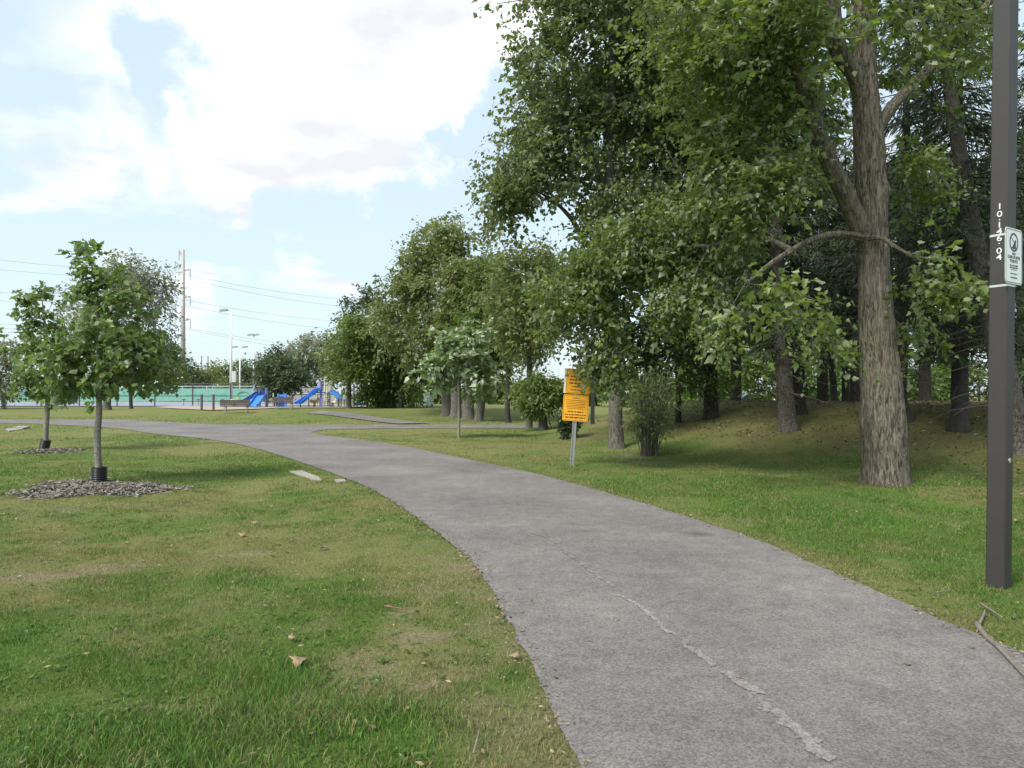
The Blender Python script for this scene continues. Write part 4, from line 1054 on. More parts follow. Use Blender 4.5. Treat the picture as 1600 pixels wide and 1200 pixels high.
# --- yellow signs on a leaning post
YB = gpt(893, 728)
ys = empty('yellow_sign', YB, 'two yellow notice boards on a leaning galvanised post by the path', 'sign')
tm = Matrix.Rotation(R(3.9), 4, 'Y')
k_ = F / YB.y
def ysub(mbo, name, mat, parent=ys):
    o = mbo.build(name, mat, parent); o.matrix_local = tm if parent is ys else Matrix.Identity(4); return o
b_ = MB()                                    # U-channel post
for (cx_, cy_, w, d) in ((0, .0, .055, .004), (-.026, -.014, .004, .03), (.026, -.014, .004, .03), (-.036, -.028, .018, .004), (.036, -.028, .018, .004)): b_.box((cx_, cy_, 1.0), (w, d, 2.46))
ysub(b_, 'post', 'steel')
fr = Matrix.Rotation(R(90), 4, 'X')          # sign plane faces the camera (-Y)
def board(name, zc, w, h, rows, seed, dx=0):
    o = MB(); o.prism(rrect(w, h, .03), 0, .003); s_ = o.build(name, 'yellow', ys)
    s_.matrix_local = tm @ Matrix.Translation((dx, -.042, zc)) @ Matrix.Rotation(R(-4), 4, 'Z') @ fr
    q = MB(); frame_border(q, rrect(w - .03, h - .03, .022), rrect(w - .042, h - .042, .018), .0042); q.build('border', 'print', s_)
    print_lines(MB(), [(a, b, c * .78) for a, b, c in rows], .0045, seed).build('printed_lines', 'print', s_)['kind'] = 'stuff'
    q = MB(); 
    for yy in (h / 2 - .05, -h / 2 + .05): q.lathe([(.0, .009), (.011, .0085), (.012, .003)], 8, (0, yy, 0))
    q.build('bolts', 'steel', s_)
    return s_
board('lower_board', 1.275, .56, .575, ((.215, .16, .018), (.165, .44, .018), (.125, .42, .016), (.09, .43, .016), (.055, .40, .016), (.02, .42, .016), (-.015, .36, .016), (-.085, .34, .036), (-.15, .46, .038), (-.21, .44, .038)), 11)
board('upper_board', 1.86, .53, .545, ((.19, .10, .03), (.10, .34, .036), (.03, .38, .038), (-.045, .38, .038), (-.12, .24, .036), (-.19, .3, .03)), 12, .015)
o = MB().box((0, .012, 1.86), (.55, .003, .54)).build('back_board', 'white_paint', ys); o.matrix_local = tm @ Matrix.Translation((-.012, 0, 0))
o = MB().box((.0, -.03, 2.20), (.26, .012, .07)).build('top_bracket', 'band', ys); o.matrix_local = tm

# --- dark lamp pole farther on
LB = gpt(926, 664)
lp = empty('lamp_pole', LB, 'slim dark lamp pole half hidden behind the yellow signs', 'lamp pole')
MB().prism([(-.07, -.07), (.07, -.07), (.07, .07), (-.07, .07)], -.2, 5.6).build('shaft', 'pole_brown', lp)
MB().box((0, 0, 5.66), (.7, .26, .14)).build('lamp_head', 'pole_brown', lp)

# --- trunk guards, mulch
def guard(label, b, r, h, tilt):
    prof = []
    k = 9
    for i in range(k * 4 + 1):
        z = h * i / (k * 4); prof.append((r * (1 + .07 * math.cos(2 * math.pi * i / 4)), z - .02))
    prof += [(r * .9, h - .02), (r * .88, h * .1)]
    mb = MB().lathe(prof, 22)
    e = mb.build('trunk_guard', 'plastic_black', None, smooth=True); e.location = b; e.rotation_euler = tilt
    return tag(e, label, 'tree guard', 'black corrugated trunk guards')
guard('upright black corrugated pipe guard round the nearer sapling', sb1 + Vector((0, -.02, .02)), .125, .30, (0, 0, 0))
guard('tilted black corrugated pipe guard round the farther sapling', sb2 + Vector((-.06, 0, .0)), .125, .36, (0, R(13), 0))
m, n, l, p = new_mat('wood chips'); at = n.new('ShaderNodeAttribute'); at.attribute_name = 'col'; l.new(at.outputs['Color'], p.inputs['Base Color']); p.inputs['Roughness'].default_value = .95; M['chips'] = m
for i, ((c, a, b), lab) in enumerate(zip(MULCH, ('weathered grey wood mulch round the nearer sapling', 'thin wood mulch round the farther sapling'))):
    rg = np.random.default_rng(60 + i); N = 5200 if i == 0 else 1300
    rr = np.sqrt(rg.random(N)) * (1 + np.abs(rg.normal(0, .14, N))); th = rg.uniform(0, 6.283, N)
    wob_ = 1 + .16 * np.sin(3 * th + 1) + .1 * np.sin(7 * th)
    X = c.x + np.cos(th) * rr * a * wob_; Y = c.y + np.sin(th) * rr * b * wob_
    sdm = path_sd(X, Y)
    Zg = zbump(X, Y, sdm) + .035 * np.clip(1 - rr, 0, 1) + rg.uniform(.004, .028, N)
    L = rg.uniform(.03, .10, N); Wd = rg.uniform(.008, .026, N)
    ad = unit(np.c_[rg.normal(size=(N, 2)), rg.normal(0, .25, N)]); nn_ = unit(np.c_[rg.normal(0, .45, (N, 2)), np.ones(N)])
    bd = np.cross(unit(nn_ - ad * (nn_ * ad).sum(1, keepdims=True)), ad)
    C_ = np.c_[X, Y, Zg]
    V = np.stack([C_ - ad * L[:, None] / 2 - bd * Wd[:, None] / 2, C_ + ad * L[:, None] / 2 - bd * Wd[:, None] / 2, C_ + ad * L[:, None] / 2 + bd * Wd[:, None] / 2, C_ - ad * L[:, None] / 2 + bd * Wd[:, None] / 2], 1).reshape(-1, 3)
    g_ = rg.beta(1.5, 1.8, N)[:, None]; cc = np.array((.050, .041, .033)) * (1 - g_) + np.array((.36, .325, .28)) * g_
    o = np_mesh('wood_mulch', V, np.arange(4 * N).reshape(-1, 4), 'chips', None, {'col': np.repeat(cc, 4, 0)})
    tag(o, lab, 'mulch', kind='stuff')

# --- concrete pieces flush with the lawn
def slab(label, pts, mat='concrete', t=.03):
    w = [flat(*q) for q in pts]; c = sum((Vector((a, b_, 0)) for a, b_ in w), Vector()) / len(w)
    area = sum(w[i][0] * w[(i + 1) % len(w)][1] - w[(i + 1) % len(w)][0] * w[i][1] for i in range(len(w)))
    if area < 0: w = w[::-1]
    sdm = float(path_sd(np.array([c.x]), np.array([c.y]))[0]); z = float(zbump(np.array([c.x]), np.array([c.y]), np.array([sdm]))[0])
    o = MB().prism([(a - c.x, b_ - c.y) for a, b_ in w], -.15, t, None).build('concrete_slab', mat, None, bevel=.008); o.location = (c.x, c.y, z)
    return tag(o, label, 'slab', 'concrete pieces set in the grass')
slab('long pale concrete edging piece in the grass left of the path', ((452, 738), (472, 737), (498, 747), (503, 752), (488, 750)))
slab('short pale concrete edging piece nearest the path edge', ((522, 751), (538, 750.5), (541, 754), (527, 755)))
sl = slab('pale concrete drain slab in the lawn at the far left', ((8, 673), (30, 668), (46, 668), (34, 673), (14, 676)), t=.05)
q = gpt(29, 671); o = MB().box((0, 0, .0), (.9, .25, .012), R(20)).build('drain_opening', 'plastic_black', sl); o.location = Vector((0, 0, .053))

# --- sticks and fallen leaves
def stick(label, pts, r, mat='stick', lift=.012):
    w = [Vector((*flat(*q), 0)) for q in pts]; b0 = w[0].copy(); S = []
    for q in w:
        sdm = float(path_sd(np.array([q.x]), np.array([q.y]))[0]); q.z = (float(zbump(np.array([q.x]), np.array([q.y]), np.array([sdm]))[0]) if sdm > 0 else .014) + (lift if sdm < 0 else lift + .03)
        S.append(q - b0)
    S = spline(S, 5); k = len(S)
    o = MB().tube(S, list(np.linspace(r, r * .45, k)), 6).build('fallen_stick', mat, None, smooth=True); o.location = Vector((b0.x, b0.y, 0))
    return tag(o, label, 'stick', 'fallen sticks')
stick('long bent stick lying on the path edge at the lower right', ((1526, 984), (1540, 1000), (1556, 1014), (1575, 1034), (1600, 1062), (1640, 1110)), .019)
stick('short pale stick in the grass near the lamp pole base', ((1533, 952), (1548, 962), (1566, 974)), .011)
stick('short upright looking twig joined to the long bent stick', ((1530, 984), (1536, 972), (1539, 962)), .012)
stick('straight thin stick in the grass left of the lamp pole', ((1462, 934), (1484, 930)), .007)
stick('pale stick at the bottom of the lawn beside the path', ((740, 1192), (750, 1152)), .006)
stick('thin dark twig on the lawn left of the path', ((600, 953), (636, 960)), .006, 'leaf_brown')
def fallen(label, x, y, s, mat, seed):
    rg = random.Random(seed); X, Y = flat(x, y); sdm = path_sd(np.array([X]), np.array([Y])); z = float(zbump(np.array([X]), np.array([Y]), sdm)[0]) + (.034 if sdm[0] > 0 else .02)
    T, tri = LEAF['maple']; T = T.copy(); T[:, 2] = T[:, 2] * .4 + .06 * np.sin(T[:, 0] * 5) + .25 * T[:, 1] ** 2
    o = np_mesh('fallen_leaf', T * s * .75 - np.array((s * .4, 0, 0)), tri, mat); o.location = (X, Y, z); o.rotation_euler = (rg.uniform(-.2, .2), rg.uniform(-.2, .2), rg.uniform(0, 6.28))
    so = o.modifiers.new('thickness', 'SOLIDIFY'); so.thickness = .002
    return tag(o, label, 'leaf', 'fallen leaves')
fallen('large tan fallen leaf lying in the foreground lawn', 465, 1038, .14, 'leaf_tan', 1)
fallen('curled tan fallen leaf above the large foreground one', 459, 1002, .085, 'leaf_tan', 2)
fallen('pale fallen leaf on the lawn edge touching the path', 801, 1032, .10, 'leaf_tan', 3)
fallen('pale fallen leaf in the mid lawn', 396, 815, .13, 'leaf_tan', 4)
fallen('brownish fallen leaf just below the mid lawn one', 378, 834, .13, 'leaf_tan', 5)
fallen('grey fallen leaf in the lawn nearer the path', 503, 858, .12, 'leaf_tan', 6)
fallen('small dark fallen leaf on the pale crack of the path', 1154, 1066, .05, 'leaf_brown', 7)
fallen('brown fallen leaf on the path at the lower right', 1420, 1043, .05, 'leaf_brown', 8)
fallen('brown fallen leaf on the path near the long stick', 1518, 1016, .05, 'leaf_brown', 9)
fallen('pale fallen leaf in the grass right of the lamp pole', 1588, 822, .12, 'leaf_tan', 10)
fallen('tan fallen leaf in the grass below the left sign post', 1195, 797, .14, 'leaf_brown', 11)
# crumbs and bits of dead leaf along both edges of the asphalt
rg = np.random.default_rng(90)
pi = rg.integers(0, len(PO), 5200); c = PO[pi]; c = c[(np.hypot(c[:, 0], c[:, 1]) < 17) & (c[:, 1] > 1.5)]
N = len(c); X = c[:, 0] + rg.normal(0, .05, N); Y = c[:, 1] + rg.normal(0, .05, N)
far_ = rg.random(N) < .05; X[far_] += rg.normal(0, .7, far_.sum()); Y[far_] += rg.normal(0, .5, far_.sum())
s_ = rg.uniform(.006, .02, N); sd_n = path_sd(X, Y); Zc = np.where(sd_n < .03, .021, .03)
ad = unit(np.c_[rg.normal(size=(N, 2)), rg.normal(0, .3, N)]); nn_ = unit(np.c_[rg.normal(0, .4, (N, 2)), np.ones(N)]); bd = np.cross(nn_, ad)
C_ = np.c_[X, Y, Zc]
V = np.stack([C_ - ad * s_[:, None], C_ + bd * s_[:, None] * .5, C_ + ad * s_[:, None], C_ - bd * s_[:, None] * .5], 1).reshape(-1, 3)
g_ = rg.random(N)[:, None]; cc = np.array((.06, .045, .03)) * (1 - g_) + np.array((.30, .23, .14)) * g_
tag(np_mesh('edge_debris', V, np.arange(4 * N).reshape(-1, 4), 'chips', None, {'col': np.repeat(cc, 4, 0)}), 'crumbs and dead leaf bits along the asphalt edges', 'debris', kind='stuff')

# needle litter, cones and dead leaves on the mound and under the trees
rg = np.random.default_rng(91); N = 60000
X = rg.uniform(3, 26, N); Y = rg.uniform(7, 40, N); sdm = path_sd(X, Y); mk = lawn_masks(X, Y, sdm)
k = (rg.random(N) < mk[2] * 1.1 * (16 / np.maximum(Y, 8)) ** 1.2) & (X < .8 * Y + 1) & (sdm > .1); X, Y, sdm = X[k], Y[k], sdm[k]; N = len(X)
s_ = rg.uniform(.012, .05, N) * (.6 + Y / 30)
ad = unit(np.c_[rg.normal(size=(N, 2)), rg.normal(0, .35, N)]); nn_ = unit(np.c_[rg.normal(0, .5, (N, 2)), np.ones(N)]); bd = np.cross(nn_, ad)
C_ = np.c_[X, Y, zbump(X, Y, sdm) + rg.uniform(.008, .03, N)]
V = np.stack([C_ - ad * s_[:, None], C_ + bd * s_[:, None] * .4, C_ + ad * s_[:, None], C_ - bd * s_[:, None] * .4], 1).reshape(-1, 3)
g_ = (rg.random(N) ** 2)[:, None]; cc = np.array((.05, .034, .02)) * (1 - g_) + np.array((.34, .26, .16)) * g_
tag(np_mesh('needle_litter', V, np.arange(4 * N).reshape(-1, 4), 'chips', None, {'col': np.repeat(cc, 4, 0)}), 'brown needle and leaf litter on the mound', 'litter', kind='stuff')

# --- playground
def slide(pts, w, mat, name, parent, inv, h=.16):
    S = spline([Vector(q) - inv for q in pts], 6); t = .03
    prof = [(-w / 2, h), (-w / 2 + t, h), (-w / 2 + t, t), (w / 2 - t, t), (w / 2 - t, h), (w / 2, h), (w / 2, 0), (-w / 2, 0)]
    mb = MB(); k = len(prof); V = []
    for i, q in enumerate(S):
        d = (S[min(i + 1, len(S) - 1)] - S[max(i - 1, 0)]).normalized(); sdv = d.cross(Vector((0, 0, 1))).normalized(); u = sdv.cross(d)
        V += [q + sdv * a + u * b_ for a, b_ in prof]
    fs = [(i * k + j, i * k + (j + 1) % k, (i + 1) * k + (j + 1) % k, (i + 1) * k + j) for i in range(len(S) - 1) for j in range(k)] + [tuple(range(k)), tuple(reversed(range(len(V) - k, len(V))))]
    return mb.add(V, fs).build(name, mat, parent)
ZP = 57.0
surf = [onground((a - 800) / F * z, z) for a, z in ((235, 62), (270, 54), (330, 50.5), (395, 51), (440, 53.5), (480, 54), (540, 54), (575, 58), (575, 68), (480, 74), (380, 76), (270, 76))]
o = MB(); Vv = []; kk = 5; cen = sum(surf, Vector()) / len(surf)
for i in range(kk + 1):
    for q in surf:
        w = cen + (q - cen) * (i / kk) if i else cen
        Vv.append((w.x, w.y, float(Hs(w.x, w.y)) + .06))
ns = len(surf)
o.add(Vv, [(i * ns + j, i * ns + (j + 1) % ns, (i + 1) * ns + (j + 1) % ns, (i + 1) * ns + j) for i in range(kk) for j in range(ns)])
tag(o.build('play_surface', 'sand'), 'pale sandy surfacing under the play equipment', kind='structure')
def pp(x, y, dz=0): return px(x, y, ZP + dz)
def play_post(parent, inv, x, ytop, dz, mat, r=.06, name='post'):
    top = pp(x, ytop, dz); g = onground(top.x, top.y)
    return MB().tube([g - inv - Vector((0, 0, .1)), top - inv], r, 8).build(name, mat, parent)
A = onground(*pp(412, 0).xy)
pa = empty('play_structure', A, 'left play structure with two short blue slides and violet post', 'playground')
for x, y, dz, mt in ((416.5, 606, 0, 'purple'), (405, 608, .2, 'purple'), (418, 610, 1.3, 'cream'), (407, 608, 1.5, 'purple'), (427, 614, .3, 'cream')): play_post(pa, A, x, y, dz, mt, .10 if mt == 'purple' and x > 410 else .05)
MB().box(pp(412, 620, .8) - A, (.75, 1.3, .08)).build('deck', 'blue_dark', pa)
MB().box(pp(410, 614, 1.5) - A, (.6, .05, .35)).build('panel', 'blue_dark', pa)
slide([pp(411, 618.5, .1), pp(407, 620, -.3), pp(402, 627, -1.1), pp(396, 634.5, -2.0), pp(393, 635.5, -2.5)], .75, 'blue', 'slide', pa, A, .2)
slide([pp(405, 617, .6), pp(400, 618.5, .4), pp(391, 624, .2), pp(381, 629.5, 0), pp(377, 630, -.1)], .65, 'blue_dark', 'slide', pa, A, .28)
for x, y, dz in ((395.5, 634, -1.9), (401.5, 632, -1.5)): play_post(pa, A, x, y, dz, 'plastic_black', .04, 'slide_leg')
A = onground(*pp(441, 0).xy)
pb = empty('climbing_panel', A, 'blue H shaped climbing panel between the two play structures', 'playground')
mb = MB()
for x in (435, 446.5): mb.bar(pp(x, 637) - A, pp(x, 615) - A, .20, .12)
for y in (618, 624): mb.bar(pp(435, y) - A, pp(446.5, y) - A, .1, .16)
mb.build('panel', 'blue', pb); MB().box(pp(441, 631) - A, (.45, .06, .5)).build('lower_panel', 'blue_dark', pb)
A = onground(*pp(515, 0).xy)
pc = empty('play_structure', A, 'right play structure with long blue slide and tall violet tower', 'playground')
for x, y, dz, mt, r_ in ((501.5, 596, 0, 'purple', .09), (500.5, 597, 1.2, 'peri', .06), (507.5, 596, .1, 'cream', .06), (511, 596, 0, 'cream', .06), (515.5, 595, .8, 'cream', .05), (533, 600, .3, 'cream', .05), (542.5, 600, 0, 'purple', .07), (546, 600, .5, 'cream', .05), (553, 600, -.1, 'purple', .07), (558, 602, .4, 'cream', .05), (529, 622, 0, 'wood_dark', .07), (538, 612, .2, 'cream', .05)):
    play_post(pc, A, x, y, dz, mt, r_)
MB().box(pp(507, 613.5, .6) - A, (.95, 1.2, .08)).build('deck', 'blue_dark', pc)
MB().box(pp(500.5, 603.5, .1) - A, (.36, .06, .75)).build('panel', 'peri', pc)
MB().box(pp(501.5, 629, -.1) - A, (.26, .08, .72)).build('panel', 'purple', pc)
MB().box(pp(514, 605, 0) - A, (.36, .06, .75)).build('panel', 'tan', pc)
mb = MB()
for i in range(7): mb.box(pp(513.2, 615 + i * 3, -.1) - A, (.22 if i % 2 else .3, .22, .09))
mb.build('stacked_climber', 'wood_dark', pc)
slide([pp(500, 610, .1), pp(496, 611, 0), pp(488, 617, -.3), pp(478, 624, -.6), pp(469, 630.5, -1.0), pp(464, 632, -1.2)], .62, 'blue', 'slide', pc, A, .22)
play_post(pc, A, 469.5, 631, -1, 'plastic_black', .04, 'slide_leg'); play_post(pc, A, 482.5, 622, -.5, 'plastic_black', .04, 'slide_leg')
slide([pp(515.5, 613, 0), pp(519, 615, 0), pp(526, 620, 0), pp(532, 623, 0), pp(534, 623.3, 0)], .6, 'blue', 'slide', pc, A, .3)
MB().box(pp(537, 625, 0) - A, (.7, .8, .07)).build('low_deck', 'blue_dark', pc)
mb = MB(); S = [pp(538 + 13 * t, 612 - 11 * math.sin(math.pi * t), .2) - A for t in np.linspace(0, 1, 9)]; mb.tube(S, .04, 6).build('arch', 'cream', pc)
mb = MB()
for i in range(9):
    a = random.Random(i); mb.tube([pp(557 + a.uniform(-2, 2), 634, .5) - A, pp(560 + a.uniform(-6, 8), 603 + a.uniform(0, 14), .8) - A], .025, 4)
mb.build('rope_climber', 'tan', pc)
MB().box(pp(561, 631.5, .3) - A, (.9, .6, .22)).build('step_block', 'blue', pc)
def rider(label, x, y, mat, seat, dz=0):
    t = pp(x, y, dz); g = onground(t.x, t.y); e = empty('spring_rider', g, label, 'spring rider', 'spring riders on the playground')
    S = [Vector((.11 * math.cos(a), .11 * math.sin(a), .03 + .40 * a / 25)) for a in np.linspace(0, 25, 40)]
    MB().tube(S, .022, 5).build('spring', 'plastic_black', e)
    body = [(-.34, .42), (-.20, .38), (.15, .38), (.30, .45), (.36, .70), (.32, .82), (.22, .80), (.15, .62), (-.10, .58), (-.26, .66), (-.36, .58)]
    MB().prism(body, -.09, .09, Matrix.Rotation(R(90), 4, 'X')).build('body', mat, e); MB().box((-.02, 0, .61), (.24, .26, .05)).build('seat', seat, e)
    MB().tube([(.22, -.22, .66), (.22, .22, .66)], .018, 6).build('handle', 'plastic_black', e)
rider('gold and white spring rider beneath the long blue slide', 491.5, 634, 'gold', 'white_paint')
rider('white spring rider right of the tower', 519.5, 634, 'white_paint', 'gold')
rider('lime green spring rider near the nearest floodlight mast', 366, 634, 'lime', 'lime', 4)
def bench(label, b, L, rz=0):
    e = empty('park_bench', b, label, 'bench', 'park benches facing the playground', rz)
    for x in (-L * .36, L * .36):
        mb = MB(); mb.bar((x, -.22, 0), (x, -.25, .88), .05, .05); mb.bar((x, .25, 0), (x, .22, .44), .05, .05); mb.bar((x, -.25, .42), (x, .26, .42), .05, .05); mb.build('frame', 'steel', e)
    for z in (.58, .72, .85): MB().box((0, -.275, z), (L, .04, .125)).build('back_slat', 'wood_dark', e, bevel=.006)
    for y in (-.14, 0, .14): MB().box((0, y, .465), (L, .12, .04)).build('seat_slat', 'wood_dark', e, bevel=.006)
bench('long dark slatted bench at the left of the playground', gpt(369, 645.5), 2.0, R(4))
bench('dark slatted bench in front of the blue climbing panel', gpt(444, 640), 1.5, R(-3))
for x, lab in ((315, 'dark timber bollard left of two before the court fence'), (333.5, 'dark timber bollard right of two before the court fence')):
    g = gpt(x, 641.5); o = MB().lathe([(.0, 1.18), (.07, 1.18), (.085, 1.15), (.085, .2), (.09, -.1)][::-1], 12).build('timber_bollard', 'timber', None); o.location = g
    tag(o, lab, 'bollard', 'timber bollards by the playground')

# --- tennis court
YN, YF, ZC = 95., 132., -.25
court = MB().add([(-140, YN + .5, ZC + .03), (-34, YN + .5, ZC + .03), (-34, YF - .5, ZC + .03), (-140, YF - .5, ZC + .03)], [(0, 1, 2, 3)]).build('tennis_court', 'court'); tag(court, 'blue hard tennis court surface behind the fence', kind='structure')
mb = MB()
for x0 in (-125, -105, -85, -65):
    for dx in (0, 10.97): mb.box((x0 + dx, 113, ZC + .034), (.08, 23.8, .004))
    for y in (101.2, 124.9, 107, 119): mb.box((x0 + 5.5, y, ZC + .036), (10.97, .1, .004))
mb.build('court_lines', 'courtline', court)
def fence(name, label, y, x0, x1, step, hpost, mat, r, mid=True, mesh=True):
    e = empty(name, (x0, y, ZC), label, 'fence')
    xs = np.arange(0, x1 - x0 + .1, step)
    for x in xs: MB().tube([(x, 0, -.1), (x, 0, hpost)], r, 8).build('post', mat, e)
    for z, nm in ((hpost - .02, 'top_rail'),) + (((1.45, 'middle_rail'),) if mid else ()) + ((.08, 'bottom_rail'),):
        MB().tube([(0, 0, z), (x1 - x0, 0, z)], r * .6, 6).build(nm, mat, e)
    if mesh: MB().add([(0, .06, .05), (x1 - x0, .06, .05), (x1 - x0, .06, hpost), (0, .06, hpost)], [(0, 1, 2, 3)]).build('wire_mesh', 'chain', e)
    return e, xs
fence('court_fence', 'near chain link tennis fence with dark posts', YN, (-140 - 0), -(800 - 452) / F * YN, 5.1, 3.15, 'fence_dark', .085)
fe, xs = fence('court_fence', 'far tennis fence carrying the green windscreens', YF, -140, -(800 - 416) / F * YF, 4.6, 3.1, 'fence_light', .09, True, False)
for i, x in enumerate(xs[:-1]):
    w = MB(); k = 9; hx = 4.6 - .12
    Vv = []
    for j in range(k + 1):
        sag = .05 * math.sin(j * 1.9 + i)
        for z in (.35, 2.72 - .06 * math.sin(math.pi * j / k)): Vv.append((x + .06 + hx * j / k, -.12 + sag * .6, z))
    for j in range(k + 1):
        for z in (.35, 2.72 - .06 * math.sin(math.pi * j / k)): Vv.append((x + .06 + hx * j / k, -.105 + .05 * math.sin(j * 1.9 + i) * .6, z))
    K = 2 * (k + 1)
    fs = [(2 * j, 2 * j + 2, 2 * j + 3, 2 * j + 1) for j in range(k)] + [(K + 2 * j + 1, K + 2 * j + 3, K + 2 * j + 2, K + 2 * j) for j in range(k)]
    s_ = w.add(Vv, fs).build('windscreen', 'wind', fe)
    if i % 3 == 1:
        q = MB(); S = [(x + 2.3 + 1.1 * math.cos(a), -.2, 1.35 + .75 * math.sin(a)) for a in np.linspace(.2, 2.9, 14)]; q.tube(S, .07, 5)
        q.build('arch_mark', 'wind_mark', s_)
    else:
        q = MB(); print_lines(q, ((0, 3.2, .22),), 0, i); q.v = [(x + 2.3 + a, -.19 + c_ * .1, 1.42 + b_) for a, b_, c_ in q.v]; q.build('printed_lines', 'wind_mark', s_)['kind'] = 'stuff'
gf, xs = fence('court_fence', 'grey screened fence between the two play structures', 84, -(800 - 444) / F * 84, -(800 - 520) / F * 84, 1.95, 2.3, 'fence_light', .05, True, False)
for i, x in enumerate(xs[:-1]): MB().box((x + .97, .07, 1.2), (1.85, .02, 2.1)).build('screen', 'grey_screen', gf)
gf.location.z = .05
for i, (x, lab) in enumerate(((287, 'leftmost small black T shaped stand on the court'), (310, 'middle small black T shaped stand on the court'), (347.5, 'rightmost small black T shaped stand on the court'))):
    g = Vector(((x - 800) / F * 99, 99, ZC + .03)); e = empty('court_stand', g, lab, 'stand', 'black stands on the court')
    MB().tube([(0, 0, 0), (0, 0, 1.0)], .035, 6).build('stem', 'plastic_black', e)
    MB().bar((-.26, 0, .86), (.26, 0, .86), .06, .12).build('crossbar', 'plastic_black', e); MB().box((0, 0, .02), (.3, .3, .04)).build('foot', 'plastic_black', e)
def mast(label, x, Z, ytop, box=None, heads=((-1, 0),)):
    g = Vector(((x - 800) / F * Z, Z, ZC)); H_ = px(x, ytop, Z).z - ZC
    e = empty('floodlight_mast', g, label, 'floodlight', 'floodlight masts at the tennis court')
    MB().tube([(0, 0, -.1), (0, 0, H_)], [.22, .11], 10).build('mast', 'white_paint', e, smooth=True)
    for dx, dy in heads:
        MB().bar((0, 0, H_), (dx * .8, dy, H_ + .1), .08, .08).build('arm', 'steel', e)
        q = MB(); q.prism([(-.55, 0), (.45, .12), (.45, .34), (-.35, .30)], -.35, .35, Matrix.Rotation(R(90), 4, 'X')); o = q.build('lamp_head', 'steel', e); o.location = (dx * 1.0, dy, H_ - .05)
    if box: MB().box((.42, 0, box), (.55, .4, 1.5)).build('control_box', 'fence_light', e)
mast('nearest tall white floodlight mast with a grey control box', 361, 97, 486, 4.1)
mast('short middle floodlight mast with a two armed head', 375, 138, 543, None, ((-1, 0), (1, 0)))
mast('farthest right floodlight mast rising over the dark trees', 396.5, 128, 524, None, ((-.6, 0), (.4, 0)))
# --- pylon and power lines
g = Vector(((286 - 800) / F * 195, 195, -.3)); PH = px(286, 390, 195).z + .3
py_ = empty('transmission_pole', g, 'tall grey steel transmission pole with short arms behind the court', 'pylon')
MB().tube([(0, 0, -.5), (0, 0, PH)], [.75, .42], 12).build('shaft', 'pylon', py_, smooth=True)
att = []
for yy, s_ in ((407, -1), (447, -1), (490, -1), (390, -.5)):
    z = px(286, yy, 195).z + .3
    MB().tube([(0, 0, z - 2.4), (s_ * 2.2, 0, z - .2)], [.28, .16], 6).build('arm', 'pylon', py_)
    MB().tube([(s_ * 2.2, 0, z - .2), (s_ * 2.25, 0, z - 3)], .12, 6).build('insulator', 'steel', py_)
    if s_ == -1: att.append((g.x + s_ * 2.25, z - 3.3))
for yy in (422, 464, 500):
    z = px(286, yy, 195).z + .3
    MB().tube([(0, 0, z - .1), (2.0, 0, z + .2)], [.2, .14], 6).build('arm', 'pylon', py_)
    MB().tube([(2.0, 0, z + .2), (2.0, 0, z - 2.4)], .12, 6).build('insulator', 'steel', py_); att.append((g.x + 2, z - 2.7))
lab_ = ['left top', 'left middle', 'left bottom', 'right top', 'right middle', 'right bottom']
for i, (x, z) in enumerate(att):
    for k_, (xe, Ze, ye) in enumerate(((-230, 165, (372, 432, 486, 392, 446, 494)[i]), (640, 330, (470, 503, 545, 482, 516, 556)[i]))):
        e1 = px(xe, ye, Ze); a0 = Vector((x, 195, z - .3)); S = []
        for t in np.linspace(0, 1, 22):
            q = a0.lerp(e1, t); q.z -= 4 * (1.6 if k_ == 0 else 2.6) * t * (1 - t); S.append(q)
        o = MB().tube([q - a0 for q in S], .045, 4).build('power_line', 'wire'); o.location = a0
        tag(o, f'thin power line from the {lab_[i]} arm going {"left" if k_ == 0 else "right"} across the sky', 'cable', 'power lines in the sky')
# --- far building, cabinet, cars
g = Vector((-82.5, 165, -.25)); e = empty('pavilion', g, 'low pale pavilion with white sheet roof behind the court', 'building')
MB().box((0, 0, 1.7), (10, 7, 3.4)).build('wall', 'wall_white', e)
MB().prism([(-4.2, 3.42), (4.2, 3.42), (0, 5.6)], -5.6, 5.6, Matrix.Rotation(R(90), 4, 'Z') @ Matrix.Rotation(R(90), 4, 'X')).build('roof', 'roof_white', e)
MB().box((1.5, -3.53, 1.1), (1.0, .06, 2.1)).build('door', 'fence_dark', e)
for x in (-3, 3.6): MB().box((x, -3.53, 1.9), (1.2, .06, .9)).build('window', 'glass', e)
for k_ in (0, 1):
    o = MB().tube([(0, 0, 0), (0, 0, 13)], [.18, .12], 8).build('utility_pole', 'timber'); o.location = (px(315 + 10 * k_, 0, 210).x, 210, -.3)
    tag(o, ('left', 'right')[k_] + ' of two short wooden poles beyond the court trees', 'pole', 'wooden poles beyond the court')
g = onground((669.5 - 800) / F * 62, 62); e = empty('utility_box', g, 'pale green utility cabinet at the edge of the bushy trees', 'cabinet')
MB().box((0, 0, .62), (.82, .6, 1.2)).build('cabinet', 'utility', e, bevel=.03); MB().box((0, 0, .0), (.95, .72, .1)).build('plinth', 'concrete', e); MB().box((0, -.31, .62), (.72, .012, 1.0)).build('door', 'utility', e); MB().box((.26, -.325, .65), (.04, .02, .16)).build('handle', 'steel', e)
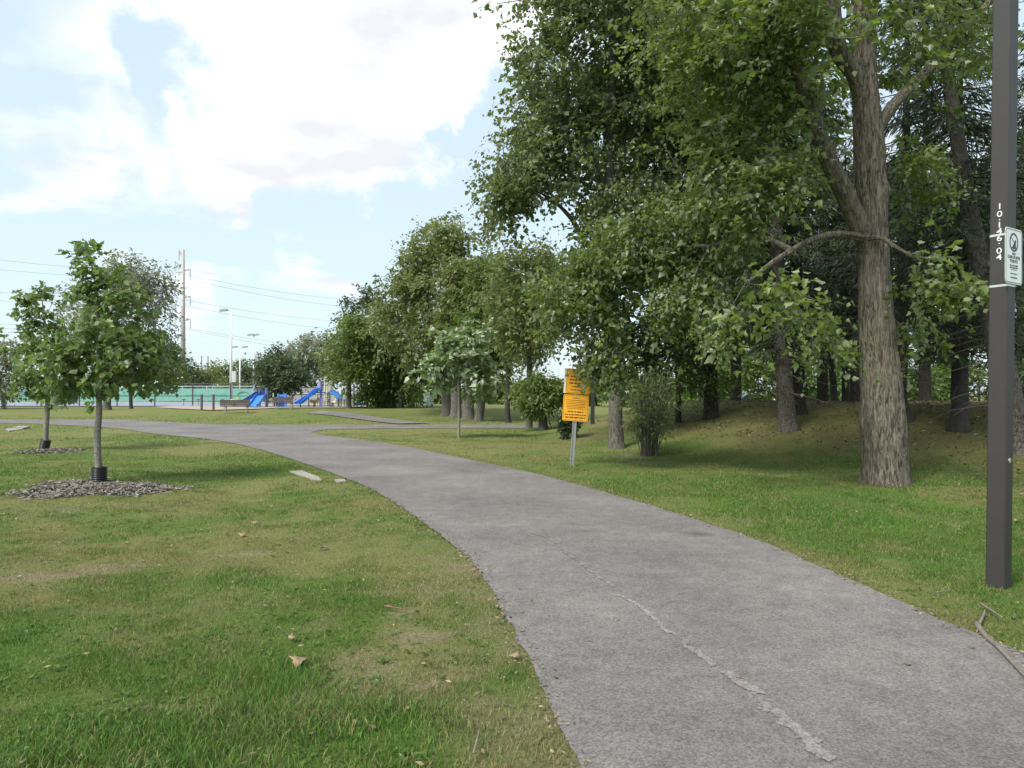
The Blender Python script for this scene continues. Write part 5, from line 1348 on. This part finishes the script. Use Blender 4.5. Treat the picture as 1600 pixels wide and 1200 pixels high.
def car(label, x, Z, mat, rz):
    g = onground((x - 800) / F * Z, Z); e = empty('parked_car', g, label, 'car', 'cars parked beyond the mound', rz)
    body = [(-2.15, .35), (2.15, .35), (2.2, .62), (2.05, .82), (1.15, .92), (-1.9, .95), (-2.2, .8)]
    cab = [(-1.75, .96), (1.05, .93), (.45, 1.40), (-.25, 1.47), (-1.2, 1.44)]
    rm = Matrix.Rotation(R(90), 4, 'X')
    MB().prism(body, -.88, .88, rm).build('body', mat, e, bevel=.06); MB().prism(cab, -.74, .74, rm).build('cabin', mat, e, bevel=.06)
    for s_ in (-1, 1):
        MB().prism([(-1.5, 1.0), (-.3, .99), (-.3, 1.38), (-1.1, 1.36)], -.01, .01, Matrix.Translation((0, s_ * .752, 0)) @ rm).build('window', 'glass', e)
        MB().prism([(-.22, .99), (.82, .97), (.36, 1.33), (-.22, 1.39)], -.01, .01, Matrix.Translation((0, s_ * .752, 0)) @ rm).build('window', 'glass', e)
        for x_ in (-1.35, 1.35):
            w = MB().tube([(x_, s_ * .70, .33), (x_, s_ * .90, .33)], .33, 18).build('wheel', 'tyre', e); MB().tube([(x_, s_ * .895, .33), (x_, s_ * .915, .33)], .2, 14).build('rim', 'steel', w)
        MB().box((2.14, s_ * .62, .68), (.14, .34, .14)).build('headlight', 'white_paint', e); MB().box((-2.14, s_ * .62, .76), (.12, .3, .14)).build('tail_light', 'gold', e)
car('dark blue car parked beyond the left end of the mound crest', 1180, 64, 'car_blue', R(8))
car('white car parked beyond the mound seen beside the scarred spruce', 1240, 66, 'car_white', R(5))
car('white car parked beyond the mound right of the big maple', 1470, 64, 'car_white', R(-10))

# ------------------------------------------------------------------ grass blades
m, n, l, p = new_mat('grass blade')
at = n.new('ShaderNodeAttribute'); at.attribute_name = 'col'
l.new(at.outputs['Color'], p.inputs['Base Color']); p.inputs['Roughness'].default_value = .55; p.inputs['Specular IOR Level'].default_value = .25
tr = n.new('ShaderNodeBsdfTranslucent'); hs = n.new('ShaderNodeHueSaturation'); hs.inputs['Value'].default_value = 1.3
l.new(at.outputs['Color'], hs.inputs['Color']); l.new(hs.outputs[0], tr.inputs['Color'])
ms = n.new('ShaderNodeMixShader'); ms.inputs[0].default_value = .3
l.new(p.outputs[0], ms.inputs[1]); l.new(tr.outputs[0], ms.inputs[2]); l.new(ms.outputs[0], n['Material Output'].inputs[0]); M['grass'] = m
def blades(y0, y1, dens, width, height, name_seed, seg):
    rg = np.random.default_rng(name_seed)
    xm = .78 * y1 + .8
    N = int(dens * (y1 - y0) * 2 * xm)
    x = rg.uniform(-xm, xm, N); y = rg.uniform(y0, y1, N)
    k = np.abs(x) < .76 * y + .7; x, y = x[k], y[k]
    sd = path_sd(x, y)
    edge = (fbm(x * 9, y * 9, None, 66, 2) - .5) * .10
    k = sd > edge - .015; x, y, sd = x[k], y[k], sd[k]
    mk = lawn_masks(x, y, sd); dry, bare, lit, mul = mk
    clump = fbm(x * 2.2, y * 2.2, None, 12, 3)
    keep = rg.random(len(x)) < (1 - .9 * bare) * (1 - .6 * lit) * (1 - .985 * mul) * (1 - .35 * dry) * (.45 + .9 * sstep(.3, .6, clump))
    x, y, sd = x[keep], y[keep], sd[keep]; dry, bare, lit, mul = [q[keep] for q in mk]; clump = clump[keep]
    N = len(x); z = zbump(x, y, sd) - .004
    c = lawn_col(x, y, sd, (dry, bare, lit, mul))
    c = c * rg.uniform(.5, 1.75, (N, 1))
    straw = rg.random(N) < (.10 + .40 * dry + .2 * bare)
    c[straw] = np.array((.30, .25, .12)) * rg.uniform(.6, 1.2, (straw.sum(), 1))
    lush = rg.random(N) < .3 * (1 - dry)
    c[lush] *= np.array((1.0, 1.22, .9))
    tall = sstep(.5, .75, fbm(x * .8 + 3, y * .8, None, 19, 3))
    h = height * rg.uniform(.5, 1.25, N) * (.65 + .5 * clump + .5 * tall) * (1 - .4 * dry) * (1 - .35 * lit); w = width * rg.uniform(.6, 1.3, N)
    h = h * (.45 + .55 * sstep(-.02, .10, sd))
    a = rg.uniform(0, 6.283, N); d = np.c_[np.cos(a), np.sin(a), np.zeros(N)]; b_ = rg.uniform(0, 6.283, N)
    s_ = np.c_[np.cos(b_), np.sin(b_), np.zeros(N)]
    P0 = np.c_[x, y, z]; ln = rg.uniform(.15, .95, N)[:, None] * h[:, None]
    upv = np.array((0, 0, 1.))
    if seg == 1:
        V = np.stack([P0 - s_ * w[:, None] / 2, P0 + s_ * w[:, None] / 2, P0 + d * ln + upv * h[:, None] * .85], 1).reshape(-1, 3); T = np.arange(3 * N).reshape(-1, 3); k = 3
    else:
        mid_ = P0 + d * ln * .35 + upv * h[:, None] * .55; tip = P0 + d * ln + upv * h[:, None] * .85
        V = np.stack([P0 - s_ * w[:, None] / 2, P0 + s_ * w[:, None] / 2, mid_ + s_ * w[:, None] * .42, mid_ - s_ * w[:, None] * .42, tip], 1).reshape(-1, 3); i = np.arange(N)[:, None] * 5
        T = np.vstack([i + np.array([[0, 1, 2]]), i + np.array([[0, 2, 3]]), i + np.array([[3, 2, 4]])]); k = 5
    return V, T, np.repeat(c, k, 0)
Vs, Ts, Cs, off = [], [], [], 0
for args in ((2.1, 3.6, 11000, .0040, .050, 1, 2), (3.6, 5.5, 9500, .0046, .046, 2, 1), (5.5, 8, 6000, .006, .045, 7, 1), (8, 12, 2600, .0085, .046, 3, 1), (12, 18, 850, .013, .05, 4, 1), (18, 28, 200, .022, .055, 5, 1), (28, 48, 26, .05, .07, 6, 1)):
    V, T, C_ = blades(*args); Vs.append(V); Ts.append(T + off); Cs.append(C_); off += len(V)
tag(np_mesh('grass', np.vstack(Vs), np.vstack(Ts), 'grass', None, {'col': np.vstack(Cs)}), 'short mown grass blades on both sides of the path', 'grass', kind='stuff')
print('grass tris', sum(len(t) for t in Ts))

# broad leaved weeds and bits of dead leaf in the turf
rg = np.random.default_rng(95); N = 2600
Y = 2.4 + 11 * rg.random(N) ** 1.3; X = rg.uniform(-1, 1, N) * (.76 * Y + .6); sdm = path_sd(X, Y); k = (sdm > .02) & (fbm(X * .9, Y * .9, None, 77, 3) > .47) & (lawn_masks(X, Y, sdm)[3] < .3)
X, Y, sdm = X[k], Y[k], sdm[k]; N = len(X); q = 7; a = rg.uniform(0, 6.283, (N, q)) ; Pz = zbump(X, Y, sdm)
ps = np.repeat(np.c_[X, Y, Pz + .006], q, 0); ad = np.c_[np.cos(a).ravel(), np.sin(a).ravel(), rg.uniform(.15, .8, N * q)]
ps[:, :2] += rg.normal(0, .02, (N * q, 2))
o = leaves('lawn_weeds', 'oval', ps, ad, np.c_[rg.normal(0, .3, (N * q, 2)), np.ones(N * q)], rg.uniform(.014, .042, N * q), 'fresh', None, rg.random(N * q)); tag(o, 'low broad leaved weeds scattered through the turf', 'weeds', kind='stuff')
N = 1500; Y = 2.4 + 14 * rg.random(N) ** 1.2; X = rg.uniform(-1, 1, N) * (.76 * Y + .6); sdm = path_sd(X, Y); k = sdm > -.25; X, Y, sdm = X[k], Y[k], sdm[k]; N = len(X)
s_ = rg.uniform(.008, .024, N); ad = unit(np.c_[rg.normal(size=(N, 2)), rg.normal(0, .3, N)]); nn_ = unit(np.c_[rg.normal(0, .4, (N, 2)), np.ones(N)]); bd = np.cross(nn_, ad)
C_ = np.c_[X, Y, np.where(sdm > 0, zbump(X, Y, sdm) + .028, .021)]
V = np.stack([C_ - ad * s_[:, None], C_ + bd * s_[:, None] * .5, C_ + ad * s_[:, None], C_ - bd * s_[:, None] * .5], 1).reshape(-1, 3)
g_ = (rg.random(N) ** 1.5)[:, None]; cc = np.array((.07, .05, .03)) * (1 - g_) + np.array((.34, .27, .16)) * g_
tag(np_mesh('leaf_bits', V, np.arange(4 * N).reshape(-1, 4), 'chips', None, {'col': np.repeat(cc, 4, 0)}), 'tiny bits of dead leaf strewn over lawn and path edge', 'debris', kind='stuff')
